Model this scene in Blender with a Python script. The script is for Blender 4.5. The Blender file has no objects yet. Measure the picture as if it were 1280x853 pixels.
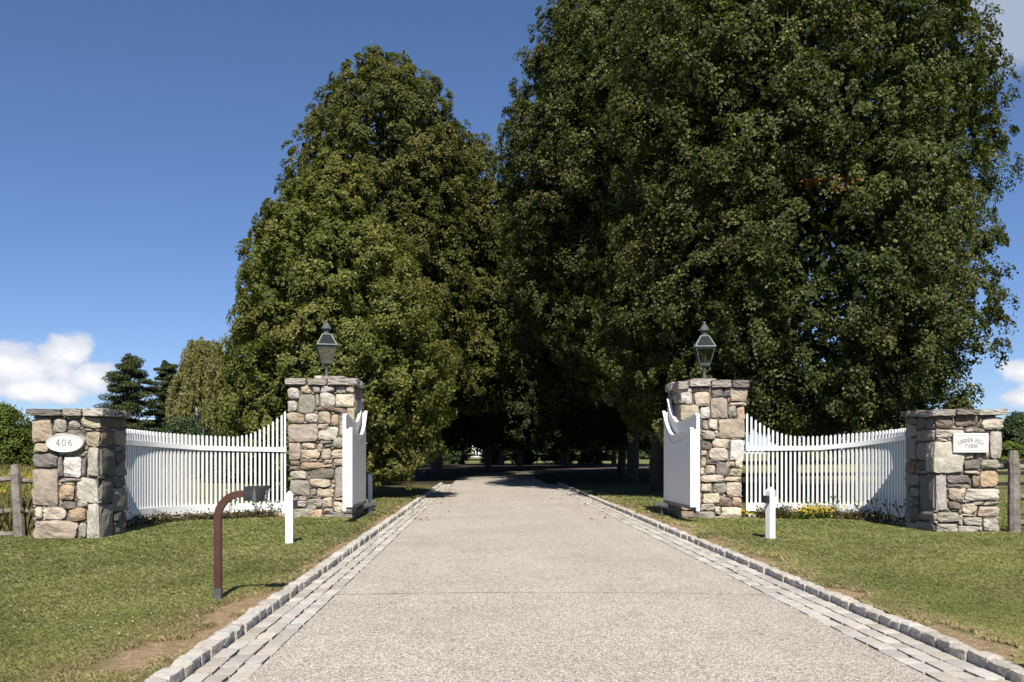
import bpy, math, random
import numpy as np
from mathutils import Vector

rng = np.random.default_rng(7)
random.seed(7)
SC = bpy.context.scene
COL = SC.collection
R = math.radians

# ------------------------------------------------------------------ camera
F = 32.0/36.0*1280.0
HZ = 566.0
CAMZ = 1.5
YAW = 0.0297
DV = np.array([math.sin(YAW), math.cos(YAW), 0.0])
RV = np.array([math.cos(YAW), -math.sin(YAW), 0.0])
UV = np.array([0, 0, 1.0])
CP = np.array([0, 0, CAMZ])
LAWN = 0.07
KL0, KL1 = -2.13, -2.0      # left kerb outer / inner
KR0, KR1 = 3.46, 3.59

def ray(x, y): return DV+RV*((x-640)/F)+UV*((HZ-y)/F)
def P(x, y, t): return CP+t*ray(x, y)                         # a direction seen from the camera, at depth t
def tg(y, z=LAWN): return (CAMZ-z)*F/(y-HZ)                   # depth of a ground point
def G(x, y, z=LAWN): return P(x, y, tg(y, z))
def onY(x, y, Y):
    d = ray(x, y); t = Y/d[1]; return CP+t*d
def onX(x, y, X):
    d = ray(x, y); t = X/d[0]; return CP+t*d

cam_d = bpy.data.cameras.new('camera')
cam = bpy.data.objects.new('camera', cam_d); COL.objects.link(cam)
cam.location = CP; cam.rotation_euler = (R(90), 0, -YAW)
cam_d.lens = 32; cam_d.sensor_width = 36
cam_d.shift_y = (HZ-426.5)/1280.0
cam_d.clip_end = 9000; cam_d.clip_start = 0.05
SC.camera = cam

# ------------------------------------------------------------------ helpers
def tag(o, label=None, cat=None, group=None, kind=None):
    if label: o['label'] = label
    if cat: o['category'] = cat
    if group: o['group'] = group
    if kind: o['kind'] = kind
    return o

def thing(name, loc, label, cat, group=None):
    o = bpy.data.objects.new(name, None); COL.objects.link(o)
    o.location = [float(v) for v in loc]; o.empty_display_size = .2
    return tag(o, label, cat, group)

def abs_loc(o):
    v = np.zeros(3)
    while o is not None:
        v += np.array(o.location); o = o.parent
    return v

class MB:
    """collects pieces given in world coordinates, builds ONE mesh object"""
    def __init__(s):
        s.v = []; s.f = []; s.n = 0; s.t = []; s.c = []
    def add(s, v, f, tint=0.0, col=(.3, .3, .3)):
        v = np.asarray(v, float)
        s.v.append(v)
        for q in f:
            s.f.append(tuple(int(i)+s.n for i in q))
        s.t += [tint]*len(f); s.c += [col]*len(f)
        s.n += len(v)
        return s
    def box(s, a, b, **k):
        x0, y0, z0 = a; x1, y1, z1 = b
        v = [(x0,y0,z0),(x1,y0,z0),(x1,y1,z0),(x0,y1,z0),(x0,y0,z1),(x1,y0,z1),(x1,y1,z1),(x0,y1,z1)]
        return s.add(v, BOXF, **k)
    def obox(s, c, ax, ay, hx, hy, hz, **k):
        """box about c with horizontal axes ax, ay (unit) and half sizes"""
        c = np.array(c, float); ax = np.array([ax[0], ax[1], 0.]); ay = np.array([ay[0], ay[1], 0.]); az = np.array([0,0,1.])
        v = []
        for sz in (-1, 1):
            for sx, sy in ((-1,-1),(1,-1),(1,1),(-1,1)):
                v.append(c+ax*hx*sx+ay*hy*sy+az*hz*sz)
        return s.add(v, BOXF, **k)
    def tube(s, pts, rad, n=8, cap=True, **k):
        pts = [np.array(p, float) for p in pts]
        if np.isscalar(rad): rad = [rad]*len(pts)
        V = []
        for i, p in enumerate(pts):
            d = pts[min(i+1, len(pts)-1)]-pts[max(i-1, 0)]
            d = d/(np.linalg.norm(d)+1e-9)
            a = np.cross(d, [0.31, 0.95, 0.05]) if abs(d[1]) < .9 else np.cross(d, [1, 0, 0])
            a /= np.linalg.norm(a)+1e-9; b = np.cross(d, a)
            for j in range(n):
                t = 2*math.pi*j/n
                V.append(p+rad[i]*(a*math.cos(t)+b*math.sin(t)))
        Fc = []
        for i in range(len(pts)-1):
            for j in range(n):
                k2 = (j+1) % n
                Fc.append((i*n+j, i*n+k2, (i+1)*n+k2, (i+1)*n+j))
        if cap:
            Fc.append(tuple(range(n))[::-1]); Fc.append(tuple((len(pts)-1)*n+j for j in range(n)))
        return s.add(V, Fc, **k)
    def frustum(s, c, z0, z1, r0, r1, n=4, rot=math.pi/4, cap=True, **k):
        V = []
        for z, r in ((z0, r0), (z1, r1)):
            for j in range(n):
                t = rot+2*math.pi*j/n
                V.append((c[0]+r*math.cos(t), c[1]+r*math.sin(t), z))
        Fc = [(j, (j+1) % n, n+(j+1) % n, n+j) for j in range(n)]
        if cap: Fc += [tuple(range(n))[::-1], tuple(n+j for j in range(n))]
        return s.add(V, Fc, **k)
    def lathe(s, c, prof, n=16, **k):
        V = []
        for r, z in prof:
            for j in range(n):
                t = 2*math.pi*j/n
                V.append((c[0]+r*math.cos(t), c[1]+r*math.sin(t), z))
        Fc = []
        for i in range(len(prof)-1):
            for j in range(n):
                k2 = (j+1) % n
                Fc.append((i*n+j, i*n+k2, (i+1)*n+k2, (i+1)*n+j))
        return s.add(V, Fc, **k)
    def build(s, name, mat, parent=None, smooth=False, bevel=0.0, colour=False, tint=False):
        V = np.concatenate(s.v) if s.v else np.zeros((0, 3))
        if parent is not None: V = V-abs_loc(parent)
        me = bpy.data.meshes.new(name)
        me.from_pydata(V.tolist(), [], s.f)
        if smooth: me.polygons.foreach_set('use_smooth', [True]*len(me.polygons))
        if colour:
            a = me.attributes.new('stone_colour', 'FLOAT_COLOR', 'FACE')
            a.data.foreach_set('color', np.array([list(c)+[1] for c in s.c], np.float32).ravel())
        if tint:
            a = me.attributes.new('tint', 'FLOAT', 'FACE')
            a.data.foreach_set('value', np.array(s.t, np.float32))
        me.materials.append(mat)
        me.update()
        o = bpy.data.objects.new(name, me); COL.objects.link(o)
        if parent is not None: o.parent = parent
        if bevel:
            m = o.modifiers.new('bevel', 'BEVEL'); m.width = bevel; m.segments = 2
            m.limit_method = 'ANGLE'; m.angle_limit = R(40)
        return o

BOXF = [(3,2,1,0),(4,5,6,7),(0,1,5,4),(1,2,6,5),(2,3,7,6),(3,0,4,7)]

def fast_mesh(name, V, Q, mat, parent=None, attrs=None, smooth=False):
    """V (n,3), Q (m,k) faces of k corners; attrs name -> face values"""
    V = np.asarray(V, np.float64)
    if parent is not None: V = V-abs_loc(parent)
    V = V.astype(np.float32); Q = np.asarray(Q, np.int32)
    me = bpy.data.meshes.new(name)
    me.vertices.add(len(V)); me.vertices.foreach_set('co', V.ravel())
    k = Q.shape[1]
    me.loops.add(Q.size); me.loops.foreach_set('vertex_index', Q.ravel())
    me.polygons.add(len(Q))
    me.polygons.foreach_set('loop_start', np.arange(0, Q.size, k, dtype=np.int32))
    try: me.polygons.foreach_set('loop_total', np.full(len(Q), k, np.int32))
    except Exception: pass
    for n_, a_ in (attrs or {}).items():
        at = me.attributes.new(n_, 'FLOAT', 'FACE')
        at.data.foreach_set('value', np.asarray(a_, np.float32))
    me.materials.append(mat)
    me.update(calc_edges=True)
    if smooth: me.polygons.foreach_set('use_smooth', [True]*len(me.polygons))
    o = bpy.data.objects.new(name, me); COL.objects.link(o)
    if parent is not None: o.parent = parent
    return o

def noise2(x, y, seed=0, octaves=4, freq=1.0):
    """cheap smooth noise in about -1..1"""
    r = np.random.default_rng(seed); out = 0; amp = 1; tot = 0
    for o in range(octaves):
        for _ in range(3):
            a = r.uniform(0, 2*math.pi); f = freq*(2**o)*r.uniform(.7, 1.4); p = r.uniform(0, 6.28)
            out = out+amp*np.sin(f*(x*math.cos(a)+y*math.sin(a))+p+1.3*np.sin(f*.6*(y*math.cos(a)-x*math.sin(a))+p*2))
        tot += amp*1.9; amp *= .6
    return out/tot

def cube_template(n):
    idx = {}; V = []; Fc = []
    def vid(p):
        if p not in idx:
            idx[p] = len(V); V.append([2*c/n-1 for c in p])
        return idx[p]
    for ax in range(3):
        for side in (0, n):
            for i in range(n):
                for j in range(n):
                    q = []
                    for (a, b) in ((i, j), (i+1, j), (i+1, j+1), (i, j+1)):
                        p = [0, 0, 0]; p[ax] = side; p[(ax+1) % 3] = a; p[(ax+2) % 3] = b
                        q.append(vid(tuple(p)))
                    if side == 0: q = q[::-1]
                    Fc.append(tuple(q))
    return np.array(V), Fc
CT4 = cube_template(4); CT6 = cube_template(6); CT3 = cube_template(3)

def rough_stone(c, h, axis, k=6, warp=.06, rough=.02, tmpl=CT6, edge=.2, r=rng, corner=0.0):
    """block about c with half sizes h; face looks along 'axis' (0,1,2). superellipse outline in the face plane"""
    p, f = tmpl; p = p.copy()
    ua, va = [a for a in range(3) if a != axis]
    u = p[:, ua].copy(); v = p[:, va].copy(); w = p[:, axis].copy()
    m = np.maximum(abs(u), abs(v)); s = (abs(u)**k+abs(v)**k)**(1/k)
    g = np.where(s > 1e-6, m/np.maximum(s, 1e-6), 1.0)
    u2 = u*g; v2 = v*g
    e = np.clip((m-.45)/.55, 0, 1)**2
    w2 = w*(1-edge*e)
    ph = r.uniform(0, 6.28, 8); am = r.uniform(.4, 1, 4)*warp
    u3 = u2+am[0]*np.sin(2.1*v2+ph[0])+am[1]*.6*np.sin(3.3*u2+2.2*v2+ph[1])
    v3 = v2+am[2]*np.sin(2.3*u2+ph[2])+am[3]*.6*np.sin(3.1*v2-2.4*u2+ph[3])
    w3 = w2+rough*4*np.sin(1.8*u2+ph[4])*np.sin(1.9*v2+ph[5])*(abs(w) > .9)
    if corner:
        cu = r.uniform(-corner, corner*.5, (2, 2)); cv = r.uniform(-corner, corner*.5, (2, 2))
        a_, b_ = (u3+1)/2, (v3+1)/2
        W = [((1-a_)*(1-b_), 0, 0, -1, -1), (a_*(1-b_), 1, 0, 1, -1), ((1-a_)*b_, 0, 1, -1, 1), (a_*b_, 1, 1, 1, 1)]
        du = sum(w_*cu[i, j]*su for w_, i, j, su, sv in W); dv = sum(w_*cv[i, j]*sv for w_, i, j, su, sv in W)
        u3 = u3+du; v3 = v3+dv
    q = np.zeros_like(p); q[:, ua] = u3; q[:, va] = v3; q[:, axis] = w3
    q += r.normal(0, rough, q.shape)
    return np.array(c)+q*np.array(h), f

# ------------------------------------------------------------------ materials
def newmat(name):
    m = bpy.data.materials.new(name); m.use_nodes = True
    nt = m.node_tree; nt.nodes.clear()
    out = nt.nodes.new('ShaderNodeOutputMaterial')
    return m, nt, out

class N:
    def __init__(s, nt): s.nt = nt
    def node(s, t, **k):
        n = s.nt.nodes.new(t)
        for a, b in k.items(): setattr(n, a, b)
        return n
    def link(s, a, b): s.nt.links.new(a, b)
    def val(s, sock, v):
        if hasattr(v, 'is_linked') or isinstance(v, bpy.types.NodeSocket): s.link(v, sock)
        else: sock.default_value = v
    def noise(s, vec, scale, detail=4, rough=.55, dist=0.0):
        n = s.node('ShaderNodeTexNoise'); s.link(vec, n.inputs['Vector'])
        n.inputs['Scale'].default_value = scale; n.inputs['Detail'].default_value = detail
        n.inputs['Roughness'].default_value = rough; n.inputs['Distortion'].default_value = dist
        return n.outputs['Fac']
    def voro(s, vec, scale, feature='F1', out='Distance'):
        n = s.node('ShaderNodeTexVoronoi', feature=feature); s.link(vec, n.inputs['Vector'])
        n.inputs['Scale'].default_value = scale
        return n.outputs[out]
    def ramp(s, fac, stops, interp='LINEAR'):
        n = s.node('ShaderNodeValToRGB'); n.color_ramp.interpolation = interp
        el = n.color_ramp.elements
        while len(el) < len(stops): el.new(.5)
        for e, (p, c) in zip(el, stops):
            e.position = p; e.color = list(c)+[1] if len(c) == 3 else c
        s.link(fac, n.inputs['Fac']); return n.outputs['Color']
    def mix(s, fac, a, b, blend='MIX'):
        n = s.node('ShaderNodeMix', data_type='RGBA', blend_type=blend)
        s.val(n.inputs['Factor'], fac)
        for i, v in ((6, a), (7, b)):
            if isinstance(v, bpy.types.NodeSocket): s.link(v, n.inputs[i])
            else: n.inputs[i].default_value = list(v)+[1]
        return n.outputs[2]
    def math(s, op, a, b=0.0, c=0.0, clamp=False):
        n = s.node('ShaderNodeMath', operation=op, use_clamp=clamp)
        s.val(n.inputs[0], a); s.val(n.inputs[1], b); s.val(n.inputs[2], c)
        return n.outputs[0]
    def maprange(s, v, a, b, c=0., d=1., smooth=False):
        n = s.node('ShaderNodeMapRange'); n.interpolation_type = 'SMOOTHSTEP' if smooth else 'LINEAR'
        s.val(n.inputs[0], v)
        for i, x in ((1, a), (2, b), (3, c), (4, d)): s.val(n.inputs[i], x)
        return n.outputs[0]
    def bump(s, h, strength=.3, dist=.01):
        n = s.node('ShaderNodeBump'); s.link(h, n.inputs['Height'])
        n.inputs['Strength'].default_value = strength; n.inputs['Distance'].default_value = dist
        return n.outputs['Normal']
    def bsdf(s, col, rough=.8, normal=None, metallic=0., spec=.3):
        n = s.node('ShaderNodeBsdfPrincipled')
        if isinstance(col, bpy.types.NodeSocket): s.link(col, n.inputs['Base Color'])
        else: n.inputs['Base Color'].default_value = list(col)+[1]
        s.val(n.inputs['Roughness'], rough); n.inputs['Metallic'].default_value = metallic
        n.inputs['Specular IOR Level'].default_value = spec
        if normal is not None: s.link(normal, n.inputs['Normal'])
        return n.outputs['BSDF']
    def obj(s): return s.node('ShaderNodeTexCoord').outputs['Object']
    def attr(s, name, out='Fac'):
        return s.node('ShaderNodeAttribute', attribute_name=name).outputs[out]

def mat_rough(name, c0, c1, scale=6, detail=5, rough=.8, bump=.3, bdist=.01, bscale=None, metallic=0., spec=.3):
    m, nt, out = newmat(name); n = N(nt); v = n.obj()
    f = n.noise(v, scale, detail, .6)
    col = n.ramp(f, [(.3, c0), (.7, c1)])
    nb = n.bump(n.noise(v, bscale or scale*4, 5, .6), bump, bdist)
    n.link(n.bsdf(col, rough, nb, metallic, spec), out.inputs['Surface'])
    return m

def mat_stone():
    m, nt, out = newmat('fieldstone'); n = N(nt); v = n.obj()
    base = n.attr('stone_colour', 'Color')
    f1 = n.noise(v, 7, 5, .65); f2 = n.noise(v, 45, 5, .7); f3 = n.noise(v, 2.2, 3)
    c = n.mix(n.maprange(f1, .3, .7, 0, 1), base, n.mix(1.0, base, (.68, .64, .6), 'MULTIPLY'))
    c = n.mix(n.maprange(f2, .5, .78, 0, .55), c, n.mix(1.0, c, (1.45, 1.42, 1.32), 'MULTIPLY'))
    c = n.mix(n.maprange(f2, .42, .28, 0, .7), c, (.07, .065, .06))
    c = n.mix(n.maprange(f3, .62, .75, 0, .35), c, (.33, .33, .25))   # lichen
    h = n.math('ADD', n.noise(v, 16, 6, .65), n.math('MULTIPLY', f2, .5))
    n.link(n.bsdf(c, .88, n.bump(h, .75, .03), 0, .2), out.inputs['Surface'])
    return m

def mat_mortar():
    return mat_rough('mortar', (.075, .065, .053), (.17, .15, .12), 9, 5, .95, .6, .02, 30)

def mat_leaf(name, cA, cB, cC, brown=(.12, .085, .035), bstart=.62, bend=.85, scale=.35, trans=.28):
    """leaf green varies leaf by leaf and in broad patches"""
    m, nt, out = newmat(name); n = N(nt); v = n.obj()
    t = n.attr('tint')
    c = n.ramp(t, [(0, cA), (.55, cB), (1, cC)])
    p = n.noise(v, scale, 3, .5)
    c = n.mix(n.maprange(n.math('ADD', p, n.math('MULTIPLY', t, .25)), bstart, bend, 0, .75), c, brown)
    d = n.bsdf(c, .55, None, 0, .2)
    tr = n.node('ShaderNodeBsdfTranslucent')
    n.link(n.mix(1.0, c, (1.5, 1.6, .7), 'MULTIPLY'), tr.inputs['Color'])
    mx = n.node('ShaderNodeMixShader'); mx.inputs[0].default_value = trans
    n.link(d, mx.inputs[1]); n.link(tr.outputs[0], mx.inputs[2])
    n.link(mx.outputs[0], out.inputs['Surface'])
    return m

def mat_bark(): return mat_rough('bark', (.035, .03, .025), (.11, .095, .075), 9, 6, .95, .8, .04, 22)

def mat_drive():
    m, nt, out = newmat('chip_seal'); n = N(nt); v = n.obj()
    cc = n.voro(v, 102, 'F1', 'Color'); dd = n.voro(v, 102, 'F1', 'Distance')
    cc2 = n.voro(v, 30, 'F1', 'Color')
    sep = n.node('ShaderNodeSeparateColor'); n.link(cc, sep.inputs[0])
    sep2 = n.node('ShaderNodeSeparateColor'); n.link(cc2, sep2.inputs[0])
    col = n.ramp(sep.outputs[0], [(0, (.14, .118, .098)), (.2, (.34, .295, .24)), (.55, (.51, .458, .385)), (.85, (.62, .575, .505)), (1, (.8, .77, .71))])
    col = n.mix(n.maprange(sep2.outputs[1], .8, 1., 0, .5), col, (.24, .2, .165))
    col = n.mix(n.maprange(dd, .45, .75, 0, .75), col, (.15, .13, .11))
    big = n.noise(v, .45, 5, .6); mid = n.noise(v, 2.5, 4, .6)
    col = n.mix(n.maprange(big, .42, .68, 0, .34), col, n.mix(1., col, (.66, .62, .58), 'MULTIPLY'))
    col = n.mix(n.maprange(mid, .5, .72, 0, .3), col, n.mix(1., col, (.7, .66, .62), 'MULTIPLY'))
    # cracked joint across the drive
    sx = n.node('ShaderNodeSeparateXYZ'); n.link(v, sx.inputs[0])
    yy = n.math('ADD', sx.outputs[1], n.math('MULTIPLY', sx.outputs[0], .03))
    yy = n.math('ADD', yy, n.math('MULTIPLY', n.math('SUBTRACT', n.noise(v, 5, 5, .6), .5), .05))
    dj = n.math('ABSOLUTE', n.math('SUBTRACT', yy, 9.62))
    wj = n.maprange(n.noise(v, 1.1, 3), .36, .58, .004, .028)
    jm = n.maprange(n.math('DIVIDE', dj, wj), .5, 1.3, .75, 0)
    col = n.mix(jm, col, (.1, .085, .07))
    col = n.mix(n.math('MULTIPLY', n.maprange(n.math('ADD', sx.outputs[1], n.math('MULTIPLY', big, 14)), 54, 66, 0, .82), 1.0), col, (.045, .036, .026))   # deep shade under the avenue painted into the drive colour
    h = n.math('SUBTRACT', 1.0, dd)
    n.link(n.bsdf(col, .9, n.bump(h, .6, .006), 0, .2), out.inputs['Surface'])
    return m

def mat_granite():
    m, nt, out = newmat('granite_setts'); n = N(nt); v = n.obj()
    base = n.attr('stone_colour', 'Color')
    f2 = n.noise(v, 120, 3, .7); f1 = n.noise(v, 9, 5, .6)
    c = n.mix(n.maprange(f2, .45, .7, 0, .5), base, n.mix(1., base, (.55, .54, .53), 'MULTIPLY'))
    c = n.mix(n.maprange(f1, .45, .75, 0, .5), c, n.mix(1., base, (.62, .58, .52), 'MULTIPLY'))
    n.link(n.bsdf(c, .85, n.bump(n.noise(v, 30, 6, .65), .7, .02), 0, .25), out.inputs['Surface'])
    return m

def mat_lawn():
    m, nt, out = newmat('lawn_soil'); n = N(nt); v = n.obj()
    f = n.noise(v, .5, 6, .62); g = n.noise(v, 14, 5, .65); h = n.noise(v, .03, 4, .6)
    c = n.ramp(g, [(.25, (.05, .055, .018)), (.5, (.1, .11, .038)), (.75, (.17, .16, .065))])
    c = n.mix(n.maprange(f, .5, .72, 0, .6), c, (.15, .125, .06))
    sx0 = n.node('ShaderNodeSeparateXYZ'); n.link(v, sx0.inputs[0])
    dl = n.math('SUBTRACT', KL0, sx0.outputs[0]); dr_ = n.math('SUBTRACT', sx0.outputs[0], KR1)
    wl = n.maprange(sx0.outputs[1], 5, 10.5, .62, .2); kn = n.noise(v, 3.2, 6, .65)
    kl = n.maprange(n.math('SUBTRACT', n.math('DIVIDE', dl, wl), n.math('MULTIPLY', n.math('SUBTRACT', kn, .5), 2.2)), .75, 1.25, 1, 0)
    kl = n.math('MULTIPLY', kl, n.maprange(dl, -.2, 0, 0, 1)); kl = n.math('MULTIPLY', kl, n.maprange(sx0.outputs[1], 22, 30, 1, 0))
    kr = n.maprange(n.math('SUBTRACT', n.math('DIVIDE', dr_, .3), n.math('MULTIPLY', n.math('SUBTRACT', kn, .5), 2.2)), .75, 1.25, 1, 0)
    kr = n.math('MULTIPLY', kr, n.maprange(dr_, -.2, 0, 0, 1)); kr = n.math('MULTIPLY', kr, n.maprange(sx0.outputs[1], 22, 30, 1, 0))
    dirt = n.ramp(n.noise(v, 42, 7, .7), [(.3, (.1, .065, .036)), (.48, (.24, .165, .1)), (.62, (.36, .265, .165)), (.78, (.47, .37, .24))])
    dirt = n.mix(n.maprange(n.noise(v, 7, 5, .6), .45, .65, 0, .7), dirt, (.16, .13, .06))
    c = n.mix(n.math('MAXIMUM', kl, kr), c, dirt)
    far = n.ramp(n.noise(v, .06, 6, .65), [(.3, (.10, .115, .035)), (.55, (.17, .165, .06)), (.75, (.22, .19, .085))])
    sx = n.node('ShaderNodeSeparateXYZ'); n.link(v, sx.inputs[0])
    c = n.mix(n.maprange(sx.outputs[1], 24, 50, 0, 1), c, far)
    # bare earth beneath the avenue, darkened to paint in the canopy's shade
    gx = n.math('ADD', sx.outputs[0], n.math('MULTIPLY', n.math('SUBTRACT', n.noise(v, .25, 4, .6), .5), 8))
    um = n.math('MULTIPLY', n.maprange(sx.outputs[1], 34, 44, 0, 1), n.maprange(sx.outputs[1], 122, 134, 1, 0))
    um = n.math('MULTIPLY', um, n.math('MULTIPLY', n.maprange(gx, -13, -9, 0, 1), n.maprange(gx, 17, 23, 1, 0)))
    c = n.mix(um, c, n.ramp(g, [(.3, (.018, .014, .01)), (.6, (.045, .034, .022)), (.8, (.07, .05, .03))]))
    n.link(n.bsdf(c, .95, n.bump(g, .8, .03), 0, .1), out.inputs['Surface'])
    return m

def mat_blade(name, g0, g1, dry):
    m, nt, out = newmat(name); n = N(nt)
    t = n.attr('tint'); d = n.attr('dry')
    c = n.mix(d, n.ramp(t, [(0, g0), (1, g1)]), n.ramp(t, [(0, [x*.65 for x in dry]), (1, dry)]))
    b = n.bsdf(c, .55, None, 0, .3)
    tr = n.node('ShaderNodeBsdfTranslucent'); n.link(c, tr.inputs['Color'])
    mx = n.node('ShaderNodeMixShader'); mx.inputs[0].default_value = .25
    n.link(b, mx.inputs[1]); n.link(tr.outputs[0], mx.inputs[2]); n.link(mx.outputs[0], out.inputs['Surface'])
    return m

def mat_white():
    m, nt, out = newmat('white_paint'); n = N(nt); v = n.obj()
    f = n.noise(v, 3.5, 6, .65); g = n.noise(v, 40, 4, .6)
    c = n.mix(n.maprange(f, .5, .8, 0, .35), (.70, .70, .69), (.58, .57, .53))
    n.link(n.bsdf(c, .45, n.bump(g, .12, .004), 0, .35), out.inputs['Surface'])
    return m

def mat_glass():
    m, nt, out = newmat('lantern_glass'); n = N(nt)
    tr = n.node('ShaderNodeBsdfTransparent'); tr.inputs[0].default_value = (.78, .82, .8, 1)
    gl = n.node('ShaderNodeBsdfGlossy'); gl.inputs['Roughness'].default_value = .06; gl.inputs[0].default_value = (.9, .9, .9, 1)
    fr = n.node('ShaderNodeFresnel'); fr.inputs[0].default_value = 1.6
    mx = n.node('ShaderNodeMixShader'); n.link(n.math('ADD', fr.outputs[0], .1), mx.inputs[0])
    n.link(tr.outputs[0], mx.inputs[1]); n.link(gl.outputs[0], mx.inputs[2]); n.link(mx.outputs[0], out.inputs['Surface'])
    return m

M = dict(
    stone=mat_stone(), mortar=mat_mortar(), bark=mat_bark(), drive=mat_drive(), granite=mat_granite(),
    lawn=mat_lawn(), white=mat_white(), glass=mat_glass(),
    metal=mat_rough('verdigris_metal', (.045, .052, .05), (.12, .135, .128), 14, 5, .7, .2, .004, 60, .2, .3),
    brown=mat_rough('brown_painted_steel', (.05, .021, .015), (.085, .034, .025), 5, 5, .5, .15, .003, 50, 0, .4),
    black=mat_rough('charcoal_plastic', (.018, .018, .02), (.035, .035, .037), 10, 4, .5, .15, .003, 70),
    slate=mat_rough('dark_roof_glass', (.016, .019, .02), (.035, .039, .04), 8, 4, .9, .1, .003, 60, 0, .05),
    patina=mat_rough('pale_patina', (.17, .2, .185), (.27, .3, .28), 14, 5, .7, .2, .003, 60),
    dgrey=mat_rough('grey_faceplate', (.07, .07, .075), (.11, .11, .115), 10, 4, .4, .1, .003, 70),
    wood=mat_rough('weathered_cedar', (.10, .085, .07), (.27, .245, .21), 7, 7, .9, .8, .02, 20),
    dwood=mat_rough('dark_creosote_board', (.014, .012, .01), (.035, .03, .025), 6, 5, .9, .5, .01),
    gtimber=mat_rough('grey_timber', (.16, .15, .135), (.3, .28, .25), 8, 6, .9, .6, .01, 25),
    plaque=mat_rough('white_enamel', (.53, .52, .49), (.6, .59, .57), 6, 4, .5, .05, .002),
    letter=mat_rough('grey_lettering', (.2, .195, .185), (.27, .265, .255), 20, 3, .7, .1, .002),
    mulch=mat_rough('bark_mulch', (.09, .045, .026), (.27, .14, .085), 18, 7, .95, .9, .03, 40),
    housewhite=mat_rough('clapboard', (.7, .7, .68), (.8, .8, .78), 2, 3, .7, .1, .01),
    roof=mat_rough('roof_shingle', (.1, .1, .1), (.18, .17, .17), 3, 4, .9, .3, .02),
    pane=mat_rough('dark_window', (.02, .025, .03), (.04, .045, .05), 2, 2, .2, .02, .01),
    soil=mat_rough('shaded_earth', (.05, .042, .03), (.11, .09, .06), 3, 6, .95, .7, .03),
    candle=mat_rough('candle_sleeve', (.7, .68, .6), (.8, .78, .72), 4, 2, .5, .05, .002),
)
M['leafL'] = mat_leaf('linden_leaf_olive', (.056, .07, .015), (.13, .145, .032), (.27, .255, .075), (.19, .155, .052), .62, .94)
M['leafM'] = mat_leaf('linden_leaf_mid', (.038, .049, .012), (.096, .106, .026), (.215, .2, .06), (.17, .142, .046), .62, .95)
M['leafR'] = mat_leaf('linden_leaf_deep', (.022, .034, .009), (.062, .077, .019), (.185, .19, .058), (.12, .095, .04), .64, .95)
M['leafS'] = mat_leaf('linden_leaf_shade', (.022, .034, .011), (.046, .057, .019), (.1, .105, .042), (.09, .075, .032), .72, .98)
M['pine'] = mat_leaf('pine_needle', (.02, .034, .011), (.045, .062, .019), (.12, .12, .04), (.12, .09, .04), .7, .98, .3, .1)
M['willow'] = mat_leaf('willow_leaf', (.14, .14, .05), (.21, .205, .075), (.29, .27, .115), (.22, .19, .09), .7, .98, .3, .25)
M['bush'] = mat_leaf('bush_leaf', (.045, .075, .014), (.09, .125, .02), (.2, .21, .035), (.16, .14, .04), .7, .98, .3, .25)
M['bushd'] = mat_leaf('bush_leaf_dark', (.022, .04, .016), (.04, .065, .024), (.08, .1, .04), (.09, .085, .04), .7, .98, .3, .2)
M['bed'] = mat_leaf('bed_plant_leaf', (.03, .035, .012), (.07, .065, .025), (.14, .105, .045), (.1, .06, .03), .55, .9, 1.5, .2)
M['yellow'] = mat_leaf('yellow_petal', (.25, .16, .02), (.45, .31, .03), (.6, .46, .06), (.3, .2, .03), .75, .99, 1.5, .3)
M['goldenrod'] = mat_leaf('goldenrod', (.1, .11, .025), (.19, .19, .035), (.42, .33, .04), (.2, .15, .05), .65, .95, .8, .3)
M['blade'] = mat_blade('grass_blade', (.09, .12, .024), (.275, .295, .085), (.42, .33, .17))
M['meadow'] = mat_blade('meadow_blade', (.09, .1, .025), (.22, .2, .07), (.32, .25, .12))

# ------------------------------------------------------------------ ground, drive, kerbs
RDL, RDR = -1.57, 2.97      # edges of the aggregate
KEND = 43.0

def road_c(y): return .70+max(0, y-54)**2/95.0

def build_ground():
    xs = [-3000, -600, -150, -50, -20, -10, -5, KL0+.03, KL0+.06, RDL, .7, RDR, KR1-.06, KR1-.03, 6, 10, 20, 50, 150, 600, 3000]
    ys = [-300, -40, 2, 5, 8, 12, 16, 20, 25, 30, 36, KEND, KEND+6, 60, 90, 140, 250, 500, 1200, 6000]
    V = []; Fc = []
    for y in ys:
        for i, x in enumerate(xs):
            inside = 8 <= i <= 12
            z = -.04 if inside else LAWN-.012
            if y >= KEND: z = -.004 if inside else max(-.004, LAWN-.012-.062*min(1, (y-KEND)/6))
            if y > 600: z = -.004+(y-600)/5400*-6
            V.append((x, y, z))
    n = len(xs)
    for j in range(len(ys)-1):
        for i in range(n-1):
            a = j*n+i; Fc.append((a, a+1, a+n+1, a+n))
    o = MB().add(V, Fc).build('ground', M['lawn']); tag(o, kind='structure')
    # driveway: straight to the gate, swings right under the trees
    V = []; Fc = []
    yy = [-30, 0, 4, 8, 12, 20, 30, 40, KEND]+[KEND+3*i for i in range(1, 22)]
    for y in yy:
        c = road_c(y); hw = (RDR-RDL)/2; z = 0.0 if y <= KEND else .004
        crown = .025
        for k in range(5):
            s = -1+k*.5
            V.append((c+s*hw, y, z+crown*(1-s*s)))
    for j in range(len(yy)-1):
        for i in range(4):
            a = j*5+i; Fc.append((a, a+1, a+6, a+5))
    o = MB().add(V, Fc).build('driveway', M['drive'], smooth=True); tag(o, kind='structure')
    # bedding under the setts
    b = MB()
    for x0, x1 in ((KL0-.02, RDL+.03), (RDR-.03, KR1+.02)):
        b.add([(x0, -30, -.026), (x1, -30, -.026), (x1, KEND, -.026), (x0, KEND, -.026)], [(0, 1, 2, 3)])
    o = b.build('gutter_bed', M['mortar']); tag(o, kind='structure')
build_ground()

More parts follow.
